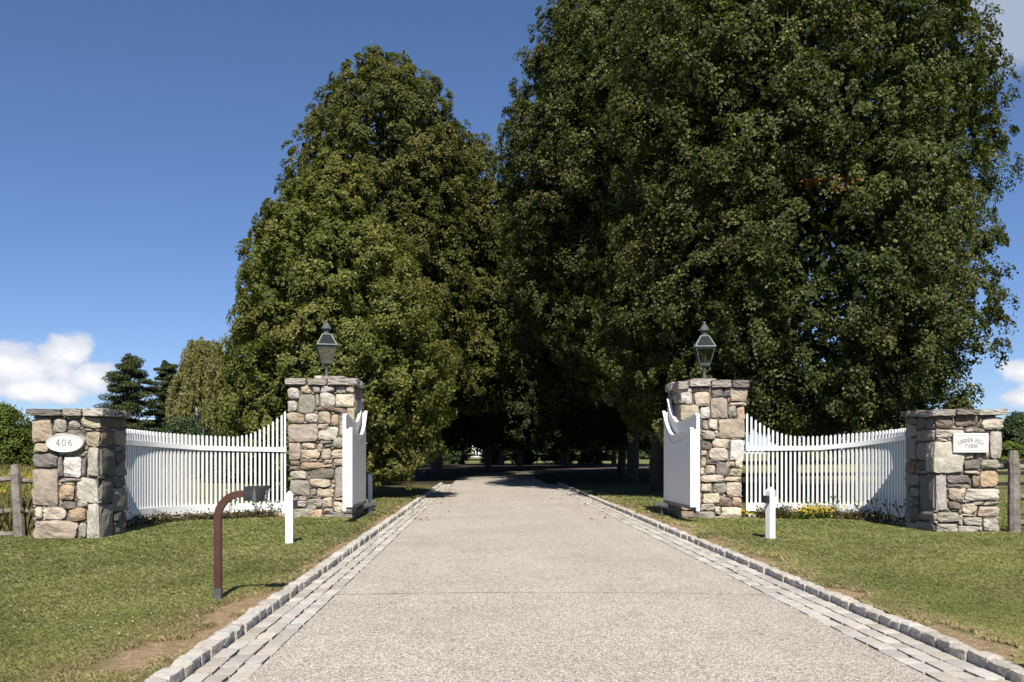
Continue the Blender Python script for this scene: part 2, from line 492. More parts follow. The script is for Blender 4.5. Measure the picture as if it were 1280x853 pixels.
def gcol(r, lo=.36, hi=.56):
    v = r.uniform(lo, hi); w = r.uniform(-.012, .02)
    return (v+w, v*.94, v*.84-w)

def build_setts():
    r = np.random.default_rng(11)
    for side in (0, 1):
        kb = MB(); gb = MB()
        y = 3.0
        while y < KEND:
            L = r.uniform(.15, .29); x0, x1 = (KL0, KL1) if side == 0 else (KR0, KR1)
            j = r.normal(0, .008)
            c = ((x0+x1)/2+j, y+L/2, .005+r.normal(0, .005))
            v, f = rough_stone(c, ((x1-x0)/2*r.uniform(.95, 1.12), L/2-.004, .076), 2, 12, .04, .022, CT6 if y < 16 else CT4, .1, r)
            kb.add(v, f, col=gcol(r, .37, .52)); y += L
        rows = np.linspace(KL1+.008, RDL, 4) if side == 0 else np.linspace(RDR, KR0-.008, 4)
        for q in range(3):
            y = 3.0+r.uniform(0, .2)
            while y < KEND:
                L = r.uniform(.17, .33)
                w = (rows[q+1]-rows[q])
                c = ((rows[q]+rows[q+1])/2+r.normal(0, .004), y+L/2, -.028+r.normal(0, .003))
                v, f = rough_stone(c, (w/2-.008, L/2-.005, .036), 2, 12, .03, .014, CT4 if y < 16 else CT3, .1, r)
                gb.add(v, f, col=gcol(r, .36, .54)); y += L
        o = kb.build('kerb', M['granite'], colour=True, smooth=False); tag(o, kind='structure')
        o = gb.build('cobble_gutter', M['granite'], colour=True); tag(o, kind='structure')
build_setts()

# ------------------------------------------------------------------ stone pillars
PAL = dict(g=(.35, .325, .285), d=(.2, .184, .164), l=(.49, .465, .41), c=(.56, .495, .40), t=(.44, .375, .295),
           o=(.44, .33, .235), b=(.26, .205, .16), w=(.6, .58, .54), y=(.44, .39, .275))

TR_A = """48 110 165 245 t s|165 112 250 185 g r|255 112 325 165 g r|327 100 436 165 y|250 168 355 235 d r|357 180 440 268 y
50 250 145 306 y r|45 308 195 390 d|192 325 228 445 d|230 325 330 448 w s|332 330 362 440 d|368 275 432 440 l s|145 190 345 305 g
45 400 198 612 t s|205 452 340 478 g|203 490 298 582 o r|300 448 437 595 l r|225 585 305 632 d|300 578 372 620 g r|58 618 108 692 c r
110 620 248 698 c r|252 618 362 705 o r|58 698 310 803 t s|315 712 358 800 g|362 600 434 808 l s|52 806 372 828 c s"""
TR_As = """445 105 600 165 d|440 180 520 265 b|522 180 600 265 g|435 278 528 440 d s|530 300 603 363 d|530 367 603 440 g|525 442 600 500 d
440 450 520 598 d r|510 502 600 640 g s|436 602 515 802 g s|518 642 560 700 d|562 642 604 700 d|518 704 605 770 d"""
TR_B = """260 97 365 172 b r|380 92 530 165 b r|545 97 685 188 c r|268 180 440 232 l s|445 172 500 198 g|502 172 575 198 g|372 200 592 325 g s
596 190 665 355 l s|252 250 438 445 l s|440 365 538 428 d|540 358 658 424 g|440 429 535 455 t|535 430 648 532 o r|340 455 480 512 d
485 460 533 530 b|342 514 480 538 g|342 540 440 620 t r|412 536 450 578 c r|450 540 650 612 l s|266 455 335 675 l s|345 620 424 668 d r
430 627 518 694 c r|492 618 556 644 g|558 618 650 645 g|522 648 650 710 t s|275 682 410 745 g|406 700 435 760 c|440 710 550 770 g
555 722 650 798 l s|272 755 400 815 g s|402 765 530 810 g|532 800 652 822 l"""
TR_Bs = """72 100 150 148 d|72 152 148 225 g|150 110 200 178 d|202 110 262 178 d|70 230 140 366 g s|150 182 262 252 g|145 262 238 366 g r|240 258 262 445 d|72 372 140 450 b
150 372 236 430 d|65 455 165 522 g|170 455 262 680 d s|66 526 106 742 g s|110 540 165 592 g|108 598 165 650 d|110 655 165 742 d|66 746 130 796 g|168 684 268 740 g|136 750 268 806 g"""
TR_C = """82 103 148 166 l r|150 92 212 138 t|214 97 256 135 g|258 95 335 128 l|338 95 395 135 g|397 92 437 130 c|82 170 133 232 l
136 140 230 238 g r|232 138 250 200 g|252 130 338 210 l r|341 138 438 208 c s|82 236 172 297 t r|175 238 245 292 c r|225 205 335 230 b
248 232 312 296 t|314 245 358 305 o r|325 212 395 240 b|398 210 440 300 y s|85 298 243 393 t s|247 296 308 330 t|246 310 358 385 l r
360 300 384 362 t|250 386 325 405 d|88 398 152 487 t s|158 398 235 432 t r|155 434 255 484 t s|240 402 272 448 t r|274 406 320 424 d
258 430 315 488 t r|324 368 384 430 g|316 433 386 482 c r|325 484 386 525 g|92 492 146 522 b|150 485 240 502 t|150 502 275 545 o r
276 488 322 514 c|92 524 150 545 b|95 545 190 595 l|205 530 333 600 d r|95 598 200 680 g s|202 587 312 640 c r|204 642 236 680 g r|240 641 330 687 t s
335 530 390 690 g s|390 380 440 530 g|390 535 440 690 t|140 684 185 705 t|118 708 185 745 l|186 697 270 745 g r|272 687 325 748 c|180 732 235 772 g r|325 710 378 772 c r|200 752 272 812 o r
274 748 325 778 g|330 690 390 708 t|115 748 205 810 g s|275 780 440 810 g s|380 712 440 776 g"""
TR_Cs = """442 100 470 165 d|442 168 468 240 t|442 242 466 330 d|442 335 466 430 g|442 435 464 540 d|442 545 462 660 g|442 665 462 790 d"""
TR_D = """132 108 192 190 l s|200 122 290 205 c r|295 105 358 158 d|360 112 396 158 d|395 108 485 180 t s|130 195 228 278 y s|232 205 290 272 l r
292 160 382 268 t s|385 198 430 265 g|390 182 482 204 t|432 207 475 285 o|335 272 475 375 t s|245 280 278 330 g|280 270 330 330 c|245 332 315 385 g
310 335 334 368 c|240 388 298 436 d r|298 376 392 430 c r|395 382 470 494 w s|240 438 272 470 t|275 425 390 495 c r|240 474 268 525 t|372 498 420 530 c r|422 492 465 535 c
270 485 345 516 d|315 498 388 572 d r|262 518 318 565 c r|236 530 260 570 c|388 536 460 578 y|248 568 365 612 c|366 578 455 606 t|240 615 298 662 c
300 610 375 668 g r|375 608 458 685 c s|250 668 340 722 c s|340 690 405 742 b r|405 688 455 742 o r|235 722 312 760 g|312 735 345 784 c|348 742 455 795 c s|215 762 312 808 g|315 788 450 812 t
132 282 236 380 t s|132 385 236 480 g s|132 485 234 560 t|132 565 236 660 g s|132 665 236 756 t|120 760 208 806 b"""
TR_Ds = """48 130 88 190 d|90 130 130 190 g|52 192 92 260 d|94 192 130 300 b s|56 264 92 400 g|94 304 130 420 d|58 404 130 520 g|60 524 96 690 d|98 524 130 640 g|62 694 130 790 d"""

def parse(s): 
    out = []
    for a in s.replace('\n', '|').split('|'):
        w = a.split(); k = {'s': 16, 'r': 4.0}.get(w[5] if len(w) > 5 else '', 6)
        out.append((*map(float, w[:4]), PAL[w[4]], k))
    return out

def vary(c, r):
    s = r.uniform(.85, 1.12); return (c[0]*s, c[1]*s*r.uniform(.97, 1.02), c[2]*s*r.uniform(.93, 1.04))

def fill_gaps(rects, a0, a1, z0, z1, r, res=.014):
    """small stones for whatever the placed ones leave uncovered: list of (a0,z0,a1,z1)"""
    na = int((a1-a0)/res); nz = int((z1-z0)/res)
    occ = np.zeros((na, nz), bool)
    for (p, q, s, t, k) in rects:
        i0 = max(0, int((p-a0)/res)); i1 = min(na, int((s-a0)/res)+1); j0 = max(0, int((q-z0)/res)); j1 = min(nz, int((t-z0)/res)+1)
        if i1 <= i0 or j1 <= j0: continue
        ii = np.arange(i0, i1)[:, None]; jj = np.arange(j0, j1)[None]
        u = abs((ii+.5-(i0+i1)/2)/((i1-i0)/2)); v = abs((jj+.5-(j0+j1)/2)/((j1-j0)/2))
        occ[i0:i1, j0:j1] |= (u**k+v**k) < 1.05
    out = []
    for _ in range(260):
        free = ~occ; d = np.zeros(occ.shape, int); cur = free.copy(); lev = 0
        while cur.any() and lev < 14:
            d[cur] = lev+1; lev += 1
            n_ = cur.copy(); n_[1:] &= cur[:-1]; n_[:-1] &= cur[1:]; n_[:, 1:] &= cur[:, :-1]; n_[:, :-1] &= cur[:, 1:]
            n_[0] = n_[-1] = False; n_[:, 0] = n_[:, -1] = False
            cur = n_
        if d.max() < 2: break
        i, j = np.unravel_index(np.argmax(d+r.uniform(0, .5, d.shape)), d.shape)
        i0 = i1 = i; j0 = j1 = j; mx = r.integers(8, 22); my = r.integers(5, 13)
        go = True
        while go:
            go = False
            if i0 > 0 and i1-i0 < mx and occ[i0-1, j0:j1+1].mean() < .25: i0 -= 1; go = True
            if i1 < na-1 and i1-i0 < mx and occ[i1+1, j0:j1+1].mean() < .25: i1 += 1; go = True
            if j0 > 0 and j1-j0 < my and occ[i0:i1+1, j0-1].mean() < .25: j0 -= 1; go = True
            if j1 < nz-1 and j1-j0 < my and occ[i0:i1+1, j1+1].mean() < .25: j1 += 1; go = True
        occ[i0:i1+1, j0:j1+1] = True
        out.append((a0+i0*res, z0+j0*res, a0+(i1+1)*res, z0+(j1+1)*res))
    return out

def pillar(root, org, sc, Yf, front, side_tr, visible_side, x0, x1, depth, ztop, capstones, seed, cap_t=.11, cap_over=.08, ztop_row=None):
    r = np.random.default_rng(seed)
    mb = MB(); z0 = LAWN-.05
    def px(a, b): return org[0]+a/sc, org[1]+b/sc
    rects = []
    gap = .006
    for (a, b, c, d, col, k) in parse(front):
        p = onY(*px(a, b), Yf); q = onY(*px(c, d), Yf)
        xa, xb, za, zb = p[0]+gap, q[0]-gap, max(q[2]+gap, z0), p[2]-gap
        if zb-za < .015: continue
        rects.append((xa, za, xb, zb, k))
        pr = r.uniform(0, .03)
        v, f = rough_stone(((xa+xb)/2, Yf-pr+.15, (za+zb)/2), ((xb-xa)/2, .16, (zb-za)/2), 1, k, .04 if k > 10 else .08, .03, CT6, .13, r, .05 if k > 10 else .2)
        mb.add(v, f, col=vary(col, r))
    for (xa, za, xb, zb) in fill_gaps(rects, x0, x1, z0, ztop, r):
        v, f = rough_stone(((xa+xb)/2, Yf+.13, (za+zb)/2), ((xb-xa)/2*1.02, .125+r.uniform(-.015, .01), (zb-za)/2*1.02), 1, 5, .07, .04, CT4, .2, r, .2)
        mb.add(v, f, col=vary(PAL[r.choice(list('gdgtltbgc'))], r))
    # flanks and back, packed in courses
    def pack(fn, a0, a1):
        rc = []
        z = z0
        while z < ztop-.03:
            h = min(r.uniform(.1, .3), ztop-z); a = a0
            while a < a1-.02:
                w = min(r.uniform(.14, .42), a1-a)
                if a1-a-w < .1: w = a1-a
                if h > .2 and r.uniform() < .4:
                    hh = h*r.uniform(.4, .6)
                    fn(a, z, a+w, z+hh, vary(PAL[r.choice(list('gdgtltbgc'))], r), r.choice([3.5, 6, 12])); fn(a, z+hh, a+w, z+h, vary(PAL[r.choice(list('gdgtlcg'))], r), r.choice([3.5, 6, 12]))
                else: fn(a, z, a+w, z+h, vary(PAL[r.choice(list('gdgtltbgc'))], r), r.choice([3.5, 6, 12]))
                a += w
            z += h
    def sidefn(X, sg):
        def fn(a, za, b, zb, col, k):
            v, f = rough_stone((X-sg*.1+sg*r.uniform(-.005, .015), (a+b)/2, (za+zb)/2), (.11, (b-a)/2-.005, (zb-za)/2-.005), 0, k, .06, .03, CT4, .14, r, .1)
            mb.add(v, f, col=col)
        return fn
    for X, sg, nm in ((x0, -1, 'L'), (x1, 1, 'R')):
        fn = sidefn(X, sg)
        if nm == visible_side:
            rc = []
            for (a, b, c, d, col, k) in parse(side_tr):
                p = onX(*px(a, b), X); q = onX(*px(c, d), X)
                ya, yb = sorted((p[1], q[1])); zm = (px(0, b)[1]+px(0, d)[1])/2
                t = (p[1]+q[1])/2
                za = CAMZ+(HZ-px(0, d)[1])/F*t; zb = CAMZ+(HZ-px(0, b)[1])/F*t
                ya = max(ya, Yf+.05); yb = min(yb, Yf+depth)
                if yb-ya < .03: continue
                rc.append((ya, max(za, z0), yb, min(zb, ztop), k)); fn(ya, max(za, z0), yb, min(zb, ztop), vary(col, r), k)
            for (ya, za, yb, zb) in fill_gaps(rc, Yf+.28, Yf+depth, z0, ztop, r): fn(ya, za, yb, zb, vary(PAL[r.choice(list('gdgtltbg'))], r), 5)
        else: pack(fn, Yf+.3, Yf+depth)
    def backfn(a, za, b, zb, col, k):
        v, f = rough_stone(((a+b)/2, Yf+depth-.1, (za+zb)/2), ((b-a)/2-.005, .11, (zb-za)/2-.005), 1, k, .06, .03, CT4, .14, r, .1)
        mb.add(v, f, col=col)
    pack(backfn, x0, x1)
    mb.build('stonework', M['stone'], root, smooth=False, colour=True)
    MB().box((x0+.045, Yf+.045, z0), (x1-.045, Yf+depth-.045, ztop+.02)).build('mortar_core', M['mortar'], root)
    # flagstone cap: irregular slabs; the front row follows the photo
    cb = MB(); cz = ztop+cap_t/2
    def slab(xa, xb, ya, yb, z, h, col, k=10):
        v, f = rough_stone(((xa+xb)/2, (ya+yb)/2, z), ((xb-xa)/2-.004, (yb-ya)/2-.004, h/2), 2, k, .03, .02, CT6, .12, r)
        cb.add(v, f, col=vary(PAL[col], r))
    X0, X1 = x0-cap_over, x1+cap_over; Y0, Y1 = Yf-cap_over, Yf+depth+cap_over
    ym = Y0+(Y1-Y0)*.42
    for (fa, fb, col, dz) in capstones: slab(X0+(X1-X0)*fa, X0+(X1-X0)*fb, Y0-r.uniform(0, .03), ym, cz+dz, cap_t+r.uniform(-.015, .015), col)
    for q in range(2):
        ya = ym+(Y1-ym)*q/2; yb = ym+(Y1-ym)*(q+1)/2; cuts = [0, r.uniform(.28, .42), r.uniform(.6, .72), 1]
        for a in range(3): slab(X0+(X1-X0)*cuts[a], X0+(X1-X0)*cuts[a+1], ya, yb, cz+r.uniform(-.01, .015), cap_t+r.uniform(-.01, .01), r.choice(list('gdlg')))
    cb.build('cap', M['stone'], root, colour=True)
    return cz+cap_t/2

# positions
YA = tg(676)*ray(90, 676)[1]; YB = tg(668)*ray(1210, 668)[1]; YC = 19.5*ray(400, 566)[1]; YD = 19.5*ray(890, 566)[1]
def ext(org, sc, a, b, Yf): return onY(org[0]+a/sc, HZ, Yf)[0], onY(org[0]+b/sc, HZ, Yf)[0]
def zat(org, sc, y, Yf): return onY(640, org[1]+y/sc, Yf)[2]
OA, SA = (30, 500), 4.614; OB, SB = (1115, 500), 4.873; OC, SCC = (340, 460), 4.262; OD, SD = (820, 460), 4.262

ax0, ax1 = ext(OA, SA, 46, 438, YA); az = zat(OA, SA, 97, YA)
pA = thing('stone_pillar', ((ax0+ax1)/2, YA, LAWN), 'low fieldstone pillar with oval white number plaque, beside the split rail fence', 'stone pillar', 'stone entrance pillars')
pillar(pA, OA, SA, YA, TR_A, TR_As, 'R', ax0, ax1, 1.08, az, [(0, .47, 'd', 0), (.475, .72, 'g', 0), (.725, 1, 'l', 0)], 21, .125, .085)
bx0, bx1 = ext(OB, SB, 262, 655, YB); bz = zat(OB, SB, 92, YB)
pB = thing('stone_pillar', ((bx0+bx1)/2, YB, LAWN), 'low fieldstone pillar carrying the rectangular white farm sign', 'stone pillar', 'stone entrance pillars')
pillar(pB, OB, SB, YB, TR_B, TR_Bs, 'L', bx0, bx1, 1.12, bz, [(0, .32, 'g', -.012), (.325, .62, 'd', 0), (.625, 1.03, 'l', .004)], 22, .115, .09)
cx0, cx1 = ext(OC, SCC, 86, 439, YC); cz = zat(OC, SCC, 94, YC)
pC = thing('stone_pillar', ((cx0+cx1)/2, YC, LAWN), 'tall fieldstone gate pillar with lantern, between the curved white fence and the left gate', 'stone pillar', 'stone entrance pillars')
topC = pillar(pC, OC, SCC, YC, TR_C, TR_Cs, 'R', cx0, cx1, 1.4, cz, [(0, .3, 'g', 0), (.305, .58, 'g', -.005), (.585, 1, 'g', 0)], 23, .15, .07)
dx0, dx1 = ext(OD, SD, 131, 466, YD); dz = zat(OD, SD, 104, YD)
pD = thing('stone_pillar', ((dx0+dx1)/2, YD, LAWN), 'tall fieldstone gate pillar with lantern, between the right gate and the right fence', 'stone pillar', 'stone entrance pillars')
topD = pillar(pD, OD, SD, YD, TR_D, TR_Ds, 'L', dx0, dx1, 1.4, dz, [(0, .16, 'g', -.03), (.165, .48, 'l', .02), (.485, .78, 'g', 0), (.785, 1.04, 'd', 0)], 24, .17, .07)
# upper course of flat stones on the left gate pillar
def top_course(root, x0, x1, Yf, z, seed, spans):
    r = np.random.default_rng(seed); b = MB()
    for (fa, fb, ya, yb, h) in spans:
        v, f = rough_stone((x0+(x1-x0)*(fa+fb)/2, Yf+(ya+yb)/2, z+h/2-.01), ((x1-x0)*(fb-fa)/2-.004, (yb-ya)/2-.004, h/2), 2, 7, .05, .02, CT6, .16, r)
        b.add(v, f, col=vary(PAL[r.choice(list('gtlc'))], r))
    b.build('top_course', M['stone'], root, colour=True)
top_course(pC, cx0, cx1, YC, topC, 5, [(.36, .5, .15, .6, .08), (.5, .84, .1, .65, .07), (.3, .8, .65, 1.2, .075)])
top_course(pD, dx0, dx1, YD, topD, 6, [(.25, .62, .2, .75, .06), (.35, .8, .75, 1.25, .065)])
topC += .06; topD += .05

# ------------------------------------------------------------------ lettering from strokes (serif capitals and figures)
GL = {  # strokes: (x0,y0,x1,y1,thickness) in a unit-high box; width
 'L': (.62, [(.15, 0, .15, 1, .15), (.02, .03, .6, .03, .07), (.02, .97, .3, .97, .06), (.58, .03, .58, .25, .07)]),
 'I': (.36, [(.18, 0, .18, 1, .15), (.03, .03, .33, .03, .06), (.03, .97, .33, .97, .06)]),
 'N': (.8, [(.14, 0, .14, 1, .07), (.14, .97, .66, .03, .15), (.66, 0, .66, 1, .07), (0, .97, .2, .97, .06), (.02, .03, .26, .03, .06), (.54, .97, .78, .97, .06)]),
 'D': (.74, [(.16, 0, .16, 1, .15), (.03, .97, .4, .97, .07), (.03, .03, .4, .03, .07), (.4, .97, .6, .8, .1), (.6, .82, .66, .5, .14), (.66, .5, .6, .18, .14), (.6, .2, .4, .03, .1)]),
 'E': (.62, [(.15, 0, .15, 1, .15), (.03, .97, .56, .97, .07), (.03, .03, .58, .03, .07), (.15, .52, .45, .52, .06), (.56, .97, .56, .8, .06), (.58, .03, .58, .24, .06), (.45, .42, .45, .62, .05)]),
 'H': (.82, [(.15, 0, .15, 1, .15), (.67, 0, .67, 1, .15), (.15, .52, .67, .52, .07), (.02, .97, .29, .97, .06), (.02, .03, .29, .03, .06), (.54, .97, .8, .97, .06), (.54, .03, .8, .03, .06)]),
 'F': (.58, [(.15, 0, .15, 1, .15), (.03, .97, .55, .97, .07), (.03, .03, .3, .03, .06), (.15, .52, .44, .52, .06), (.55, .97, .55, .78, .06), (.44, .42, .44, .62, .05)]),
 'A': (.78, [(.1, 0, .38, 1, .07), (.38, 1, .66, 0, .15), (.2, .35, .58, .35, .06), (0, .03, .22, .03, .06), (.54, .03, .8, .03, .06)]),
 'R': (.74, [(.15, 0, .15, 1, .15), (.03, .97, .4, .97, .07), (.03, .03, .3, .03, .06), (.15, .48, .4, .48, .06), (.4, .97, .56, .82, .11), (.56, .84, .56, .62, .13), (.56, .64, .4, .48, .11), (.38, .48, .66, .02, .14), (.62, .03, .76, .03, .06)]),
 'M': (.95, [(.13, 0, .13, 1, .07), (.13, .98, .46, .05, .14), (.46, .05, .79, .98, .06), (.79, 0, .79, 1, .15), (0, .97, .2, .97, .06), (.02, .03, .26, .03, .06), (.66, .03, .93, .03, .06), (.74, .97, .93, .97, .06)]),
 '4': (.68, [(.46, 0, .46, 1, .14), (.46, .97, .04, .32, .07), (.02, .3, .64, .3, .08), (.32, .03, .6, .03, .06)]),
 '0': (.68, [(.32, .97, .5, .9, .08), (.5, .92, .58, .5, .13), (.58, .5, .5, .08, .13), (.5, .1, .32, .03, .08), (.32, .03, .14, .1, .08), (.14, .08, .06, .5, .13), (.06, .5, .14, .92, .13), (.14, .9, .32, .97, .08)]),
 '6': (.66, [(.54, .95, .3, .88, .08), (.32, .9, .12, .6, .11), (.12, .62, .08, .3, .13), (.08, .32, .2, .06, .11), (.18, .07, .42, .05, .08), (.42, .04, .58, .2, .11), (.58, .18, .56, .42, .12), (.56, .4, .38, .56, .09), (.38, .56, .14, .44, .07)]),
}
def letters(root, text, cx, cz, y, h, spacing=.12, arc=0.0, thick=.004):
    """writing in the XZ plane at depth y, facing -Y; arc > 0 bends the line into an arch of that radius"""
    W = sum((GL[c][0] if c != ' ' else .45)+spacing for c in text)-spacing
    x = -W/2
    for c in text:
        w = GL[c][0] if c != ' ' else .45
        if c != ' ':
            mb = MB()
            for (a, b, d, e, t) in GL[c][1]:
                p0 = np.array([a, b]); p1 = np.array([d, e]); dv = p1-p0; L = np.linalg.norm(dv); dv /= L; nn = np.array([-dv[1], dv[0]])*t/2
                V = []
                for q in (p0-nn, p1-nn, p1+nn, p0+nn):
                    lx = (x+w/2)*h; ox = (q[0]-w/2)*h; oz = (q[1]-.5)*h
                    if arc:
                        th = lx/arc
                        X = cx+(arc+oz)*math.sin(th)+ox*math.cos(th); Z = cz-arc+(arc+oz)*math.cos(th)-ox*math.sin(th)
                    else: X = cx+lx+ox; Z = cz+oz
                    V.append((X, Z))
                vv = [(p[0], y-thick, p[1]) for p in V]+[(p[0], y, p[1]) for p in V]
                mb.add(vv, [(0, 1, 2, 3), (7, 6, 5, 4), (0, 4, 5, 1), (1, 5, 6, 2), (2, 6, 7, 3), (3, 7, 4, 0)])
            mb.build('letter', M['letter'], root)
        x += w+spacing

def oval_plaque():
    a = onY(58, 554, YA-.06); b = onY(104.5, 554, YA-.06); c = onY(81.2, 542.8, YA-.06); d = onY(81.2, 565.8, YA-.06)
    cx, czz = (a[0]+b[0])/2, (c[2]+d[2])/2; rx, rz = (b[0]-a[0])/2, (c[2]-d[2])/2
    root = thing('oval_plaque', (cx, YA-.05, czz), 'white oval plaque reading 406 hung on the low stone pillar', 'plaque')
    mb = MB(); n = 48; V = []
    for (s, y) in ((.0, -.0845), (.88, -.0845), (.93, -.092), (.98, -.09), (1, -.082), (1, -.035)):
        for i in range(n):
            t = 2*math.pi*i/n; V.append((cx+rx*s*math.cos(t), YA+y, czz+rz*s*math.sin(t)))
    Fc = [(k*n+i, k*n+(i+1) % n, (k+1)*n+(i+1) % n, (k+1)*n+i) for k in range(5) for i in range(n)]
    mb.add(V, Fc).build('face_plate', M['plaque'], root, smooth=False)
    letters(root, '406', cx-.005, czz+.012, YA-.0846, .1, .28, 0)
oval_plaque()
def farm_sign():
    Y = YB-.07
    a = onY(1191.8, 541.5, Y); b = onY(1236, 566, Y)
    cx, czz = (a[0]+b[0])/2, (a[2]+b[2])/2; hx, hz = (b[0]-a[0])/2, (a[2]-b[2])/2
    root = thing('farm_sign', (cx, Y, czz), 'white rectangular sign reading LINDEN HILL FARM mounted on the stone pillar', 'sign')
    MB().box((cx-hx, Y, czz-hz), (cx+hx, Y+.03, czz+hz)).build('board', M['plaque'], root, bevel=.004)
    fr = MB(); w = .008; i = .035
    for (p, q, s, t) in ((-hx+i, hz-i-w, hx-i, hz-i), (-hx+i, -hz+i, hx-i, -hz+i+w), (-hx+i, -hz+i+w, -hx+i+w, hz-i-w), (hx-i-w, -hz+i+w, hx-i, hz-i-w)):
        fr.box((cx+p, Y-.003, czz+q), (cx+s, Y+.001, czz+t))
    fr.build('border', M['plaque'], root)
    letters(root, 'LINDEN HILL', cx, czz+.05, Y-.0005, .062, .1, .47)
    letters(root, 'FARM', cx+.005, czz-.05, Y-.0005, .062, .12, 0)
    for sx in (-1, 1): MB().box((cx+sx*hx*.6-.02, Y+.03, czz-.02), (cx+sx*hx*.6+.02, Y+.12, czz+.02)).build('standoff', M['dgrey'], root)
farm_sign()

# ------------------------------------------------------------------ lanterns
def lantern(x, y0, y1, z0, Yc, rot, label):
    """x px of the axis, y0 px of the top; stands at z0"""
    c = onY(x, HZ, Yc); ztop = onY(x, y0, Yc)[2]; H = ztop-z0
    root = thing('post_lantern', (c[0], Yc, z0), label, 'lantern', 'lanterns on the gate pillars')
    def z(f): return z0+H*f
    ro = rot
    MB().lathe(c, [(.06, z0-.01), (.06, z(.02)), (.036, z(.035)), (.033, z(.16)), (.05, z(.18)), (.055, z(.24)), (.0, z(.24))], 14).build('post', M['metal'], root, smooth=True)
    s2 = math.sqrt(2); wb, wt = .112*s2, .2*s2
    MB().frustum(c, z(.24), z(.27), wb*.95, wb*1.04, 4, ro).build('base_tray', M['metal'], root, bevel=.004)
    zb, zt = z(.27), z(.53)
    fr = MB()
    for j in range(4):
        t = ro+j*math.pi/2
        fr.tube([(c[0]+wb*math.cos(t), c[1]+wb*math.sin(t), zb), (c[0]+wt*math.cos(t), c[1]+wt*math.sin(t), zt)], .012, 6)
        t2 = t+math.pi/2
        for (w, zz) in ((wb, zb+.01), (wt, zt-.005)):
            fr.tube([(c[0]+w*math.cos(t), c[1]+w*math.sin(t), zz), (c[0]+w*math.cos(t2), c[1]+w*math.sin(t2), zz)], .011, 6)
    fr.build('frame', M['metal'], root)
    gb = MB(); gb.frustum(c, zb+.01, zt-.005, wb*.985, wt*.985, 4, ro, cap=False); gb.build('glass', M['glass'], root)
    ch = MB()
    for j in range(3):
        t = 2*math.pi*j/3+.5; p = (c[0]+.04*math.cos(t), c[1]+.04*math.sin(t))
        ch.lathe(p, [(0, zb), (.014, zb), (.014, zb+.13), (.006, zb+.135), (.011, zb+.16), (.004, zb+.2), (0, zb+.2)], 8)
    ch.build('candle_cluster', M['candle'], root, smooth=True)
    # roof: eave band, glazed slope with ribs, chimney, finial
    ze, zr = z(.54), z(.745); we, wr = .228*s2, .088*s2
    rf = MB(); rf.frustum(c, zt, ze, wt*1.02, we, 4, ro); rf.frustum(c, ze, ze+.02, we, we*.97, 4, ro)
    rf.frustum(c, ze+.02, zr, we*.93, wr, 4, ro)
    rf.build('roof', M['slate'], root)
    rb = MB()
    for j in range(4):
        t = ro+j*math.pi/2; t2 = t+math.pi/2
        e = lambda w, tt, zz: (c[0]+w*math.cos(tt), c[1]+w*math.sin(tt), zz)
        rb.tube([e(we*.95, t, ze+.02), e(wr*1.03, t, zr)], .013, 6)
        rb.tube([e(we*.95, t, ze+.028), e(we*.95, t2, ze+.028)], .013, 6); rb.tube([e(wr*1.03, t, zr), e(wr*1.03, t2, zr)], .011, 6)
    rb.build('roof_rib', M['patina'], root)
    MB().lathe(c, [(.075, zr), (.072, z(.83)), (.085, z(.835)), (.0, z(.835))], 16).build('chimney', M['metal'], root, smooth=False)
    MB().lathe(c, [(.0, z(.83)), (.12, z(.835)), (.12, z(.85)), (.08, z(.9)), (.03, z(.955)), (.022, z(.96)), (.032, z(.975)), (.026, z(.992)), (0, z(1.0))], 18).build('finial', M['metal'], root, smooth=True)
lantern(408, 400, 468, topC, YC+.75, R(45+14), 'dark metal lantern standing on the left gate pillar')
lantern(880.5, 402, 470, topD, YD+.75, R(45-6), 'dark metal lantern standing on the right gate pillar')

